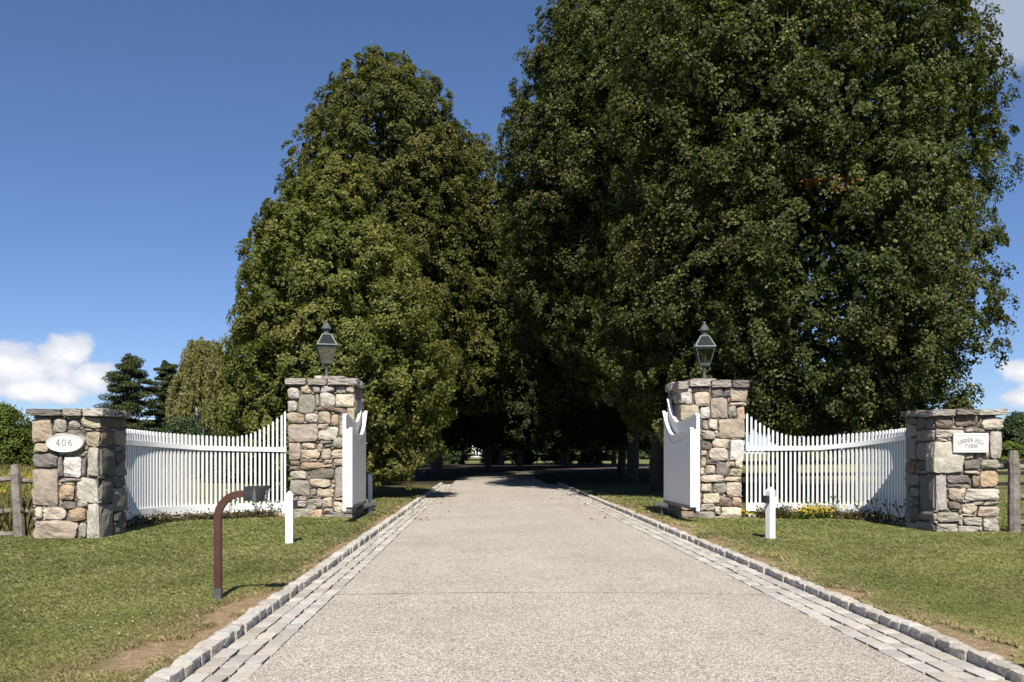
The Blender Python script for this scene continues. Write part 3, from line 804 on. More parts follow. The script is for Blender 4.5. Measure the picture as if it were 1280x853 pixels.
# ------------------------------------------------------------------ gates
def gate(xn, tn, xf, tf, sg, label, seed):
    """drive-side face runs from near px xn at depth tn to far px xf at depth tf; body lies on the side sg (-1 left, +1 right)"""
    a = P(xn, HZ, tn)[:2]; b = P(xf, HZ, tf)[:2]
    d = (b-a); L = np.linalg.norm(d); d /= L; nrm = np.array([d[1], -d[0]])*sg    # away from the drive
    root = thing('driveway_gate', (a[0], a[1], LAWN), label, 'gate', 'open driveway gates')
    TH = .15; zb = CAMZ-67*tn/F
    def pt(s, o, z): q = a+d*s*L+nrm*o; return (q[0], q[1], z)
    def zf(s): return 1.85+.12*((.58-s)/.58)**1.4 if s < .58 else 1.85+.56*((s-.58)/.42)**2.1
    ss = np.linspace(0, 1, 41)
    def panel(o0, o1, lift, bot):
        mb = MB(); V = []
        for s in ss:
            for o in (o0, o1): V += [pt(s, o, bot), pt(s, o, zf(s)+lift)]
        n = len(ss); Fc = []
        for i in range(n-1):
            k = i*4; q = k+4
            Fc += [(k, q, q+1, k+1), (k+3, q+3, q+2, k+2), (k+1, q+1, q+3, k+3), (k+2, q+2, q, k)]
        Fc += [(0, 1, 3, 2), ((n-1)*4+2, (n-1)*4+3, (n-1)*4+1, (n-1)*4)]
        return mb.add(V, Fc)
    def ribbon(o0, o1, lift, h):
        mb = MB(); V = []
        for s in np.linspace(-.008, 1.005, 45):
            z = zf(min(1, max(0, s)))+lift
            V += [pt(s, o0, z), pt(s, o0, z+h), pt(s, o1, z), pt(s, o1, z+h)]
        n = 45; Fc = []
        for i in range(n-1):
            k = i*4; q = k+4
            Fc += [(k, q, q+1, k+1), (k+3, q+3, q+2, k+2), (k+1, q+1, q+3, k+3), (k+2, q+2, q, k)]
        Fc += [(0, 1, 3, 2), ((n-1)*4+2, (n-1)*4+3, (n-1)*4+1, (n-1)*4)]
        return mb.add(V, Fc)
    panel(.02, .05, 0, zb).build('front_panel', M['white'], root)
    panel(TH-.04, TH-.005, .27, zb).build('back_panel', M['white'], root)
    ribbon(-.012, .058, .002, .028).build('cap_rail', M['white'], root, bevel=.004)
    ribbon(TH-.06, TH+.02, .272, .03).build('cap_rail', M['white'], root, bevel=.004)
    # moulding under the cap, drive side
    ribbon(.008, .0195, -.17, .022).build('moulding', M['white'], root)
    pb = MB(); q = a+d*-.02+nrm*TH/2; zt = zf(0)+.0
    pb.obox((q[0], q[1], (zb-.02+zt)/2), nrm, d, TH/2+.012, .022, (zt-zb+.02)/2); pb.build('end_board', M['white'], root, bevel=.004)
    eb = MB(); q = a+d*-.02+nrm*(TH-.005); eb.obox((q[0], q[1], (zb-.1+zf(0)+.29)/2), nrm, d, .035, .024, (zf(0)+.29-zb+.1)/2); eb.build('stile', M['white'], root, bevel=.004)
    fb = MB(); q = a+d*(L-.03)+nrm*TH/2; fb.obox((q[0], q[1], (zb+zf(1))/2), nrm, d, TH/2-.045, .03, (zf(1)-zb)/2-.01); fb.build('hinge_post', M['white'], root)
    tb = MB(); q = a+d*L*.5+nrm*TH/2; tb.obox((q[0], q[1], zb-.03), d, nrm, L*.5-.02, TH/2-.004, .028); tb.build('bottom_rail', M['gtimber'], root)
    # gate operator slung under the far end
    ob = MB(); q = a+d*L*.78+nrm*.0
    ob.tube([(q[0], q[1], zb-.12), (q[0]-sg*.16, q[1]+.3, zb-.12)], .045, 10)
    ob.tube([(q[0]-sg*.1, q[1]+.2, zb-.12), (q[0]-sg*.1, q[1]+.2, LAWN-.02)], .02, 8)
    ob.obox((q[0]-sg*.14, q[1]+.24, zb-.07), (1, 0, 0), (0, 1, 0), .12, .08, .03)
    ob.build('gate_operator', M['dgrey'], root)
    return a, d, nrm, L
gate(440, 18.0, 458.6, 20.4, -1, 'open white panel gate with scooped top against the left gate pillar', 1)
gate(863, 18.0, 828.6, 20.4, 1, 'open white panel gate with scooped top against the right gate pillar', 2)

def short_post(x, yb, ytop, t, w, label, name='white_post'):
    c = P(x, HZ, t); z1 = P(x, ytop, t)[2]
    root = thing(name, (c[0], c[1], LAWN), label, 'post')
    mb = MB(); mb.box((c[0]-w, c[1]-w, LAWN-.05), (c[0]+w, c[1]+w, z1-.04)); mb.frustum(c, z1-.04, z1, w*1.414, .01, 4); mb.build('shaft', M['white'], root, bevel=.004)
short_post(462.5, 631, 592, 21.6, .045, 'short white post standing just behind the open left gate')

# ------------------------------------------------------------------ curved picket fences
def interp_path(pts):
    A = np.array([P(x, HZ, t)[:2] for x, t in pts]); 
    # Catmull-Rom, dense
    out = []
    for i in range(len(A)-1):
        p0 = A[max(i-1, 0)]; p1 = A[i]; p2 = A[i+1]; p3 = A[min(i+2, len(A)-1)]
        for u in np.linspace(0, 1, 24, endpoint=False):
            out.append(.5*((2*p1)+(-p0+p2)*u+(2*p0-5*p1+4*p2-p3)*u*u+(-p0+3*p1-3*p2+p3)*u**3))
    out.append(A[-1]); out = np.array(out)
    s = np.concatenate([[0], np.cumsum(np.linalg.norm(np.diff(out, axis=0), axis=1))])
    return out, s

def px_of(p):
    v = np.array([p[0], p[1], 0]); t = v@DV; return 640+F*(v@RV)/t, t

def fence(pts, tops, rails, label, spacing=.092, foot_label=None):
    path, S = interp_path(pts); L = S[-1]
    at = lambda s: np.array([np.interp(s, S, path[:, 0]), np.interp(s, S, path[:, 1])])
    n = int(L/spacing); mid = at(L/2)
    root = thing('picket_fence', (mid[0], mid[1], LAWN), label, 'picket fence', 'curved white picket fences')
    def zof(tab, p):
        x, t = px_of(p); y = np.interp(x, [q[0] for q in tab], [q[1] for q in tab]); return CAMZ+(HZ-y)*t/F
    zbot = LAWN+.22
    for i in range(n+1):
        s = min(L-.03, .03+i*spacing); p = at(s); d = at(min(s+.02, L))-at(max(0, s-.02)); d /= np.linalg.norm(d); nn = np.array([-d[1], d[0]])
        zt = zof(tops, p)
        mb = MB(); w, h = .021, .0185; c = (p[0], p[1])
        z0 = zbot+.05
        V = []
        for (sx, zz) in ((-1, z0), (1, z0), (1, zt-.035), (.55, zt-.008), (0, zt), (-.55, zt-.008), (-1, zt-.035)):
            for o in (-1, 1): V.append((p[0]+d[0]*w*sx+nn[0]*h*o, p[1]+d[1]*w*sx+nn[1]*h*o, zz))
        k = 7; Fc = [tuple(2*j for j in range(k)), tuple(2*j+1 for j in range(k))[::-1]]
        Fc += [(2*j, 2*j+1, 2*((j+1) % k)+1, 2*((j+1) % k)) for j in range(k)]
        mb.add(V, Fc).build('picket', M['white'], root)
    def rail(o0, o1, zlo, zhi, name):
        mb = MB(); V = []; ss = np.linspace(0, L, 60)
        for s in ss:
            p = at(s); d = at(min(s+.02, L))-at(max(0, s-.02)); d /= np.linalg.norm(d); nn = np.array([-d[1], d[0]])
            if nn@p > 0: nn = -nn          # towards the camera side
            for o in (o0, o1):
                for z in (zlo(p), zhi(p)): V.append((p[0]+nn[0]*o, p[1]+nn[1]*o, z))
        m = len(ss); Fc = []
        for i in range(m-1):
            k = i*4; q = k+4
            Fc += [(k, q, q+1, k+1), (k+2, k+3, q+3, q+2), (k+1, q+1, q+3, k+3), (k, k+2, q+2, q)]
        Fc += [(0, 1, 3, 2), ((m-1)*4, (m-1)*4+2, (m-1)*4+3, (m-1)*4+1)]
        return mb.add(V, Fc).build(name, M['white'], root)
    rail(-.05, -.0205, lambda p: zof(rails, p)-.05, lambda p: zof(rails, p)+.05, 'middle_rail')
    rail(.0205, .05, lambda p: zof(rails, p)-.047, lambda p: zof(rails, p)+.047, 'middle_rail')
    rail(-.06, .055, lambda p: zbot-.06, lambda p: zbot+.12, 'bottom_rail')
    return path, S, at, L

fl_pts = [(118, 16.1), (132, 16.4), (148, 16.85), (168, 17.5), (195, 18.2), (235, 18.9), (275, 19.35), (318, 19.65), (358, 19.8)]
fl_tops = [(100, 533), (160, 536.5), (200, 540.5), (240, 543.6), (293, 545.7), (311, 542.7), (323, 538), (338, 529), (353, 518), (360, 510)]
fl_rails = [(100, 551), (160, 553.5), (247, 560), (300, 561.5), (360, 562.5)]
FLp = fence(fl_pts, fl_tops, fl_rails, 'curved white picket fence between the plaque pillar and the left gate pillar')
fr_pts = [(932, 19.8), (965, 19.75), (1005, 19.6), (1045, 19.3), (1085, 18.8), (1115, 18.2), (1133, 17.7), (1150, 17.2)]
fr_tops = [(928, 512), (932.7, 516), (943, 524), (955, 531.7), (966, 537.6), (981, 543), (997, 545.4), (1027, 545), (1060, 542), (1090, 540), (1127, 536), (1160, 533)]
fr_rails = [(928, 561), (1000, 560.5), (1027, 560), (1070, 556), (1100, 552), (1132, 547.5), (1160, 545)]
FRp = fence(fr_pts, fr_tops, fr_rails, 'curved white picket fence between the right gate pillar and the farm sign pillar')

# dry stone footing below each fence
def footing(fp, label, seed, lo, hi):
    path, S, at, L = fp; r = np.random.default_rng(seed)
    m = at(L/2); root = thing('stone_footing', (m[0], m[1], LAWN), label, 'stone footing')
    mb = MB(); s = 0.0
    while s < L-.1:
        w = r.uniform(.18, .4); p = at(s+w/2); d = at(min(s+w, L))-at(s); d /= np.linalg.norm(d)
        h = r.uniform(lo, hi)
        v, f = rough_stone((0, 0, 0), (w/2, .15, h/2), 1, 5, .08, .03, CT4, .2, r)
        q = np.stack([p[0]+v[:, 0]*d[0]-v[:, 1]*d[1], p[1]+v[:, 0]*d[1]+v[:, 1]*d[0], LAWN-.03+h/2+v[:, 2]], 1)
        mb.add(q, f, col=vary(PAL[r.choice(list('gtlbgc'))], r)); s += w*.96
    mb.build('stonework', M['stone'], root, colour=True)
footing(FLp, 'low run of fieldstones under the left picket fence', 31, .16, .2)
footing(FRp, 'low run of fieldstones under the right picket fence', 32, .1, .18)

# ------------------------------------------------------------------ keypad pedestal and photo-eye posts
def pedestal():
    t = tg(752); b = P(272.5, HZ, t); c = np.array([b[0], b[1]])
    root = thing('keypad_pedestal', (c[0], c[1], LAWN), 'brown gooseneck steel post holding a charcoal keypad box in the lawn', 'keypad post')
    ztop = P(290, 617.5, t)[2]; rad = .23; w = .034
    pts = [(0, LAWN-.05), (0, .3), (0, .6), (0, ztop-rad)]
    for k in range(1, 11):
        a = math.pi/2*k/10; pts.append((rad-rad*math.cos(a), ztop-rad+rad*math.sin(a)))
    xe = P(309, 617, t)[0]-b[0]; pts.append((xe, ztop))
    def sweep(pp):
        V = []
        for i, (x, z) in enumerate(pp):
            d = np.array(pp[min(i+1, len(pp)-1)])-np.array(pp[max(i-1, 0)]); d = d/np.linalg.norm(d); nn = np.array([-d[1], d[0]])
            for (o, y) in ((-1, -1), (1, -1), (1, 1), (-1, 1)): V.append((c[0]+x+nn[0]*w*o, c[1]+y*w, z+nn[1]*w*o))
        Fc = [(i*4+j, i*4+(j+1) % 4, i*4+4+(j+1) % 4, i*4+4+j) for i in range(len(pp)-1) for j in range(4)]
        Fc += [(3, 2, 1, 0), tuple((len(pp)-1)*4+j for j in range(4))]
        return MB().add(V, Fc)
    sweep(pts).build('gooseneck', M['brown'], root, bevel=.006)
    MB().box((c[0]-w-.003, c[1]-w-.003, LAWN-.06), (c[0]+w+.003, c[1]+w+.003, LAWN+.13)).build('base_sleeve', M['dgrey'], root)
    x0 = P(307.5, 608, t)[0]; x1 = P(332.5, 608, t)[0]; z1 = P(307, 607.5, t)[2]; z0 = P(307, 627, t)[2]
    hb = MB(); yy0, yy1 = c[1]-.1, c[1]+.1
    V = [(x0, yy0, z0+.01), (x1-.015, yy0+.01, z0), (x1-.015, yy1-.01, z0), (x0, yy1, z0+.01), (x0, yy0+.02, z1-.005), (x1+.01, yy0-.01, z1), (x1+.01, yy1+.01, z1), (x0, yy1-.02, z1-.005)]
    hb.add(V, BOXF).build('housing', M['black'], root, bevel=.006)
    hv = MB(); xm = x0+(x1-x0)*.47
    hv.add([(xm-.01, yy0-.014, z0+.012), (xm+.035, yy0-.014, z0+.012), (xm+.02, yy0-.012, z1-.012), (xm+.012, yy0-.012, z1-.012),
            (xm-.01, yy0+.03, z0+.012), (xm+.035, yy0+.03, z0+.012), (xm+.02, yy0+.03, z1-.012), (xm+.012, yy0+.03, z1-.012)],
           [(0, 1, 2, 3), (7, 6, 5, 4), (0, 4, 5, 1), (1, 5, 6, 2), (2, 6, 7, 3), (3, 7, 4, 0)]).build('latch_bracket', M['dgrey'], root)
    kp = MB(); xf = x1-.004
    kp.box((xf-.004, yy0+.03, z0+.02), (xf+.006, yy1-.03, z1-.03)); kp.build('keypad_face', M['dgrey'], root)
    kb = MB()
    for i in range(3):
        for j in range(4):
            kb.box((xf+.006, yy0+.05+i*.034, z0+.026+j*.022), (xf+.01, yy0+.072+i*.034, z0+.041+j*.022))
    kb.build('button_grid', M['plaque'], root)
    bt = MB()
    for k in range(3): bt.lathe((P(283+k*4, 617, t)[0], c[1]-.0), [(.0, ztop+w-.004), (.008, ztop+w-.002), (.006, ztop+w+.006), (0, ztop+w+.007)], 8)
    bt.build('bolt', M['plaque'], root)
pedestal()

def eye_post(x, yb, ytop, sg, label, rot):
    t = tg(yb); b = P(x, HZ, t); z1 = P(x, ytop, t)[2]; w = .058
    root = thing('photo_eye_post', (b[0], b[1], LAWN), label, 'sensor post', 'white sensor posts by the drive')
    ca, sa = math.cos(rot), math.sin(rot); ax = (ca, sa, 0); ay = (-sa, ca, 0)
    zb0 = LAWN-.05; zt = z1-.055
    mb = MB(); mb.obox((b[0], b[1], (zb0+zt)/2), ax, ay, w, w, (zt-zb0)/2); mb.frustum(b, zt, z1, w*1.414, .02, 4, rot+math.pi/4)
    mb.build('shaft', M['white'], root, bevel=.005)
    zc = z1-.2
    q = np.array([b[0], b[1], zc])+np.array(ax)*sg*(w+.03)
    MB().obox(q, ax, ay, .029, .05, .062).build('sensor_head', M['black'], root, bevel=.008)
    q = np.array([b[0], b[1], zc-.05])-np.array(ax)*sg*(w+.025)
    MB().obox(q, ax, ay, .024, .045, .09).build('junction_box', M['white'], root, bevel=.006)
eye_post(362, 682, 614, 1, 'white wooden post with black sensor in front of the left gate pillar', R(4))
eye_post(963, 675, 609, -1, 'white wooden post with black sensor on the right lawn before the picket fence', R(24))

# ------------------------------------------------------------------ rail fences
def split_rail(posts, rails, label, far=None):
    root = thing('split_rail_fence', (posts[0][0], posts[0][1], LAWN), label, 'rail fence', 'split rail fences')
    r = np.random.default_rng(len(label))
    for (x, y, h, lean, w) in posts:
        pts = []; rad = []
        for k in range(9):
            f = k/8; pts.append((x+lean*f+r.normal(0, .006), y+r.normal(0, .006), LAWN-.1+(h+.1)*f)); rad.append(w*(1.12-.2*f)*r.uniform(.95, 1.05))
        rad[-1] *= .75
        MB().tube(pts, rad, 9).build('post', M['wood'], root)
    for (a, b, w) in rails:
        a = np.array(a); b = np.array(b); pts = [a+(b-a)*f+r.normal(0, .012, 3) for f in np.linspace(0, 1, 9)]
        MB().tube(pts, [w*r.uniform(.8, 1.1) for _ in pts], 7).build('rail', M['wood'], root)
tl = 15.15; pl = P(21, HZ, tl)
lp2 = P(-150, HZ, tl*1.02); lend = np.array([ax0-.02, YA+.75])
def z_at(y, t): return CAMZ+(HZ-y)*t/F
zr = [z_at(603, tl), z_at(640, tl), z_at(668, tl)]
split_rail([(pl[0]+.06, pl[1], z_at(581, tl)-LAWN, -.1, .085), (lp2[0], lp2[1], 1.25, .03, .085)],
           [((lp2[0], lp2[1]+.02*k, zr[k]-.02), (pl[0]-.02, pl[1]+.05, zr[k]+(.03 if k == 0 else 0)), .05) for k in range(3)] +
           [((pl[0], pl[1]+.06, zr[0]+.02), (lend[0]+.1, lend[1], zr[0]-.01), .05), ((pl[0], pl[1]+.06, zr[1]), (pl[0]+.22, pl[1]+.16, zr[1]), .04)],
           'weathered grey split rail fence with leaning post beside the plaque pillar')
tr = tg(668); pr_ = P(1268, HZ, tr); rp2 = P(1440, HZ, tr*1.02)
zr = [z_at(584, tr), z_at(621, tr), z_at(653, tr)]
split_rail([(pr_[0], pr_[1], z_at(563, tr)-LAWN, -.02, .1), (rp2[0], rp2[1], 1.3, 0, .09)],
           [((pr_[0]+.02, pr_[1], zr[k]), (rp2[0], rp2[1], zr[k]), .055) for k in range(3)] + [((bx1-.1, YB+.7, zr[0]), (pr_[0], pr_[1]+.05, zr[0]), .055)],
           'weathered brown split rail fence with thick post beside the farm sign pillar')

def board_fence(pts, label, rails=(1.12, .68, .25), spacing=2.3, name='board_fence', z=0.0, w=.07):
    pts = [np.array(p, float) for p in pts]
    root = thing(name, (pts[0][0], pts[0][1], z), label, 'field fence')
    seg = [np.linalg.norm(pts[i+1]-pts[i]) for i in range(len(pts)-1)]
    for i in range(len(pts)-1):
        n = max(1, int(seg[i]/spacing)); d = (pts[i+1]-pts[i])/seg[i]; nn = np.array([-d[1], d[0]])
        for k in range(n+(i == len(pts)-2)):
            p = pts[i]+d*seg[i]*k/n
            MB().obox((p[0], p[1], z+.64), (d[0], d[1], 0), (nn[0], nn[1], 0), .055, .055, .68).build('post', M['dwood'], root)
        for zz in rails:
            a = pts[i]-nn*.075; b = pts[i+1]-nn*.075; m = (a+b)/2
            MB().obox((m[0], m[1], z+zz), (d[0], d[1], 0), (nn[0], nn[1], 0), seg[i]/2, .018, w).build('rail', M['dwood'], root)
board_fence([P(905, HZ, 33)[:2], P(1075, HZ, 35)[:2], P(1330, HZ, 37)[:2], P(1700, HZ, 38)[:2]], 'dark three rail board fence in the field behind the right picket fence')
board_fence([P(520, HZ, 120)[:2], P(640, HZ, 118)[:2], P(770, HZ, 112)[:2]], 'dark field fence crossing beyond the end of the tree lane', (1.15, .55), 3.0, w=.09)

# ------------------------------------------------------------------ trees
def leaf_quads(C, Nn, size, r, aspect=.78):
    """leaf-shaped quads: centres C, normals Nn, sizes"""
    n = len(C); Nn = Nn/(np.linalg.norm(Nn, axis=1, keepdims=True)+1e-9)
    a = r.normal(0, 1, (n, 3)); a[:, 2] -= .7
    a -= (a*Nn).sum(1, keepdims=True)*Nn; a /= np.linalg.norm(a, axis=1, keepdims=True)+1e-9
    b = np.cross(Nn, a); s = size[:, None]
    V = np.empty((n, 4, 3))
    fold = Nn*s*.14
    V[:, 0] = C-a*s*.5; V[:, 1] = C+b*s*.5*aspect-a*s*.08+fold; V[:, 2] = C+a*s*.55; V[:, 3] = C-b*s*.5*aspect-a*s*.08+fold
    return V.reshape(-1, 3), np.arange(n*4).reshape(n, 4)

LIN = [(0, .45), (.06, .8), (.18, .98), (.32, 1.), (.5, .93), (.66, .76), (.8, .54), (.9, .32), (.97, .13), (1, .03)]
def crown_cloud(r, h0, h1, rad, prof, nclump, nleaf, lsize, csize=(.5, .95), shell=.72, lobes=.13, lean=(0, 0), flat=.68, hf=.2):
    T = np.linspace(0, 1, 200); Rr = np.interp(T, [p[0] for p in prof], [p[1] for p in prof])
    w = Rr+.15; cdf = np.cumsum(w); cdf /= cdf[-1]
    t = np.interp(r.uniform(0, 1, nclump), cdf, T); az = r.uniform(0, 2*math.pi, nclump)
    z = h0+(h1-h0)*t
    ph = r.uniform(0, 6.28, 6)
    lob = 1+lobes*(np.sin(3*az+ph[0]+2.2*t*3)+.8*np.sin(5*az+ph[1]-5*t)+.8*np.sin(9*t*3+2*az+ph[2])+.6*np.sin(8*az+14*t+ph[3]))/1.6
    asp = (h1-h0)/rad
    for _ in range(110):
        ta, aa, w_, am_ = r.uniform(0, 1), r.uniform(0, 6.283), r.uniform(.13, .34), r.uniform(-.6, 1)*hf
        da = (az-aa+math.pi) % (2*math.pi)-math.pi
        lob = lob+am_*np.exp(-(da*da+((t-ta)*asp)**2)/(w_*w_))
    env = np.interp(t, T, Rr)*rad*lob
    fr = np.where(r.uniform(0, 1, nclump) < shell, r.uniform(.88, 1.03, nclump), r.uniform(.35, .88, nclump))
    q = env*fr
    cx = q*np.cos(az)+lean[0]*t; cy = q*np.sin(az)+lean[1]*t
    out = np.stack([np.cos(az), np.sin(az), np.full(nclump, .35)], 1)
    cs = r.uniform(csize[0], csize[1], nclump)*(.75+.35*np.minimum(1, env/rad+.2))
    # leaves
    k = np.repeat(np.arange(nclump), nleaf); n = len(k)
    g = r.normal(0, 1, (n, 3)); g /= np.linalg.norm(g, axis=1, keepdims=True)+1e-9
    g *= (r.uniform(0, 1, (n, 1))**.45)
    o = out[k]; hor = (g*o).sum(1)
    off = g*cs[k][:, None]*np.array([1, 1, flat])
    off[:, 2] -= .3*np.abs(hor)*cs[k]                 # sprays droop outwards
    off += o*np.array([1, 1, 0])*(.25*cs[k]*r.uniform(-1, 1, n))[:, None]
    C = np.stack([cx[k], cy[k], z[k]], 1)+off
    Nn = .75*np.array([0, 0, 1.])+.55*o+.5*g+r.normal(0, .45, (n, 3))
    sz = lsize*r.uniform(.7, 1.25, n)
    clump_t = r.uniform(-.16, .16, nclump)
    tint = np.clip(r.beta(2.2, 2.8, n)+clump_t[k], 0, 1)
    return C, Nn, sz, tint, np.stack([cx, cy, z], 1)

def spray_crown(r, h0, h1, rad, prof, nb, br, nsp, nlf, ls, lobes=.06, lean=(0, 0), inner=9000, squash=.8):
    """crown = boughs (rounded masses just inside the outline), each covered with leaf sprays on its outer side"""
    T = np.linspace(0, 1, 400); Rr = np.interp(T, [p[0] for p in prof], [p[1] for p in prof])
    cdf = np.cumsum(Rr+.12); cdf /= cdf[-1]; ph = r.uniform(0, 6.28, 6)
    def env(t, az): return np.interp(t, T, Rr)*rad*(1+lobes*(np.sin(3*az+ph[0]+5*t)+.8*np.sin(5*az+ph[1]-6*t)+.7*np.sin(2*az+11*t+ph[2])))
    i = np.arange(nb)
    t = np.interp((i+r.uniform(0, 1, nb))/nb, cdf, T); az = (i*2.39996+r.normal(0, .22, nb)) % (2*math.pi)
    B = r.uniform(br[0], br[1], nb)*np.clip(.55+.6*np.interp(t, T, Rr), .5, 1.08)
    q = np.maximum(env(t, az)-B*1.3-np.where(r.uniform(0, 1, nb) < .38, r.uniform(.3, 1.1, nb)*rad*.22, r.uniform(-.12, .25, nb)), 0)
    z = np.clip(h0+(h1-h0)*t, h0+B*.5, h1-B*.62)
    bc = np.stack([q*np.cos(az)+lean[0]*t, q*np.sin(az)+lean[1]*t, z], 1)
    # sprays on every bough
    k = np.repeat(np.arange(nb), nsp); n = len(k)
    o = np.stack([np.cos(az[k])*.8, np.sin(az[k])*.8, np.full(n, .3)+.5*(t[k]-.4)], 1)
    d = r.normal(0, 1, (n, 3)); d /= np.linalg.norm(d, axis=1, keepdims=True)
    d = d+.85*o; d /= np.linalg.norm(d, axis=1, keepdims=True)
    ax = np.stack([np.cos(az[k])*.85, np.sin(az[k])*.85, np.interp(t[k], [0, .35, .75, 1], [-.35, .1, .6, 1.1])], 1)   # boughs reach out, then up
    ax /= np.linalg.norm(ax, axis=1, keepdims=True)
    d2 = d*np.array([1, 1, squash]); d2 = d2+ax*(d*ax).sum(1, keepdims=True)*.75
    sc = bc[k]+d2*B[k][:, None]*r.uniform(.6, 1.1, (n, 1))
    ss = r.uniform(.22, .5, n)*B[k]
    kk = np.repeat(np.arange(n), nlf); m = len(kk)
    g = r.normal(0, 1, (m, 3)); g /= np.linalg.norm(g, axis=1, keepdims=True); g *= r.uniform(0, 1, (m, 1))**.5
    dd = d[kk]; al = (g*dd).sum(1, keepdims=True); g = g-dd*al*.62            # sprays lie flat on the bough
    C = sc[kk]+g*ss[kk][:, None]; C[:, 2] -= .22*np.linalg.norm(g, axis=1)*ss[kk]
    Nn = .75*dd+.35*np.array([0, 0, 1.])+r.normal(0, .42, (m, 3))
    sz = ls*r.uniform(.65, 1.25, m)
    bt = r.uniform(-.13, .13, nb); st = r.uniform(-.12, .12, n)
    tint = np.clip(r.beta(2.2, 2.8, m)+bt[k[kk]]+st[kk], 0, 1)
    # twigs' leaves further in, larger, to close the crown; dark tint paints inner shade
    ti = np.interp(r.uniform(0, 1, inner), cdf, T); ai = r.uniform(0, 6.283, inner); qi = env(ti, ai)*np.sqrt(r.uniform(.08, .62, inner))
    Ci = np.stack([qi*np.cos(ai)+lean[0]*ti, qi*np.sin(ai)+lean[1]*ti, h0+.4+(h1-h0-.8)*ti*.96], 1)
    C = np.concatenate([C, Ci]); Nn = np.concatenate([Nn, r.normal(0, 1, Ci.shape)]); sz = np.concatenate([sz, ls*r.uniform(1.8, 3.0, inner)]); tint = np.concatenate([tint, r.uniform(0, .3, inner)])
    ok = C[:, 2] > .15
    return C[ok], Nn[ok], sz[ok], tint[ok], bc

def trunk_mesh(root, base, h, r0, r, clumps, nl=14, z_first=.18):
    mb = MB(); b = np.array(base, float)
    pts = [b+np.array([0, 0, -.3])]; rad = [r0*1.6]
    for f in (0.02, .05, .1, .2, .35, .5, .65, .8, .92):
        pts.append(b+np.array([r.normal(0, .05), r.normal(0, .05), h*f])); rad.append(r0*max(.06, (1.15-1.15*f) if f > .05 else 1.25-2*f))
    rad[0] = r0*1.3; rad[1] = r0*1.18
    mb.tube(pts, rad, 10)
    if clumps is not None and len(clumps):
        sel = r.choice(len(clumps), min(nl, len(clumps)), replace=False)
        for s in sel:
            e = b+clumps[s]; zs = max(h*z_first, min(h*.8, clumps[s][2]*.62)); st = b+np.array([0, 0, zs])
            md = st+(e-st)*.5+np.array([0, 0, .06*h*r.uniform(-.2, .6)])
            mb.tube([st, (st+md)/2+r.normal(0, .08, 3), md, (md+e)/2+r.normal(0, .1, 3), e], [r0*.38, r0*.3, r0*.22, r0*.14, r0*.04], 6)
    return mb.build('trunk', M['bark'], root, smooth=True)

def linden(x, y, h, rad, mat, seed, label, nb, nsp, nlf, ls, h0=1.4, prof=LIN, br=(.8, 1.4), group='linden trees along the lane', r0=.3, lean=(0, 0), lobes=.06, inner=9000):
    r = np.random.default_rng(seed)
    root = thing('linden_tree', (x, y, 0), label, 'tree', group)
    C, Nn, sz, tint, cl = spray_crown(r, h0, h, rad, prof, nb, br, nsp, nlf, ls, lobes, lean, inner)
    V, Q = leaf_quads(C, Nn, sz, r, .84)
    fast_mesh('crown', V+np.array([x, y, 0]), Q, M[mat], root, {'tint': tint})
    trunk_mesh(root, (x, y, 0), h*.9, r0, r, cl, 26)
    return root

LIN_1 = [(0, .6), (.06, .85), (.2, 1.), (.4, .97), (.58, .84), (.74, .62), (.87, .38), (.96, .16), (1, .05)]
LIN_C = [(0, .6), (.06, .85), (.2, .97), (.45, 1.), (.62, .93), (.76, .76), (.88, .5), (.96, .24), (1, .08)]
LIN_T = [(0, .55), (.06, .8), (.16, .95), (.3, 1.), (.7, 1.), (.82, .87), (.93, .56), (.975, .3), (1, .1)]
LIN_A = [(0, .62), (.05, .8), (.1, .9), (.19, .98), (.28, 1.), (.5, .97), (.62, .9), (.72, .78), (.85, .52), (.95, .25), (1, .08)]
LIN_B = [(0, .3), (.08, .5), (.18, .76), (.3, .94), (.45, 1.), (.55, .95), (.68, .79), (.8, .57), (.92, .3), (1, .08)]
LIN_R = [(0, .55), (.05, .8), (.15, .97), (.3, 1.), (.5, .97), (.68, .88), (.8, .74), (.9, .5), (.97, .22), (1, .05)]
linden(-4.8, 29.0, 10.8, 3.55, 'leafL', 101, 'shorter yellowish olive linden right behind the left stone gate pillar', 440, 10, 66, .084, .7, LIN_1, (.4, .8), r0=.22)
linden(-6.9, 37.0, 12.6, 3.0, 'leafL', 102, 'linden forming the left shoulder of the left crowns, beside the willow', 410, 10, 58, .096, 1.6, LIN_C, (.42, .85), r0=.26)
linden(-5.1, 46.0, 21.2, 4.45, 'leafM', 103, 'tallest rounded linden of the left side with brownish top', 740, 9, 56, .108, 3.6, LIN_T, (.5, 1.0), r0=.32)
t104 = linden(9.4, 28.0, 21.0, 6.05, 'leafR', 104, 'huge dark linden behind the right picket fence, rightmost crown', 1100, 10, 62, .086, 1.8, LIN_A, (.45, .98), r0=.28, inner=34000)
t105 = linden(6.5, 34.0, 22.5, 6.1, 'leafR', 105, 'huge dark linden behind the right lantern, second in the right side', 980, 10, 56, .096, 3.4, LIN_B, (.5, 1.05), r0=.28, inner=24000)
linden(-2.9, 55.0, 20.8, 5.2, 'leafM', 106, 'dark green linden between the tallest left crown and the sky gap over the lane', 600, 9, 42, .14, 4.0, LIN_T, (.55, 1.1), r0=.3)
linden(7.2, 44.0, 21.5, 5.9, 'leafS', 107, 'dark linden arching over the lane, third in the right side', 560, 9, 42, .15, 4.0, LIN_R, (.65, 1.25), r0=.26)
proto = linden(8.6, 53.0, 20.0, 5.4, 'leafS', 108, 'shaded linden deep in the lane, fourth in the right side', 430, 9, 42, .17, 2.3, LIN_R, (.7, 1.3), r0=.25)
understory = []
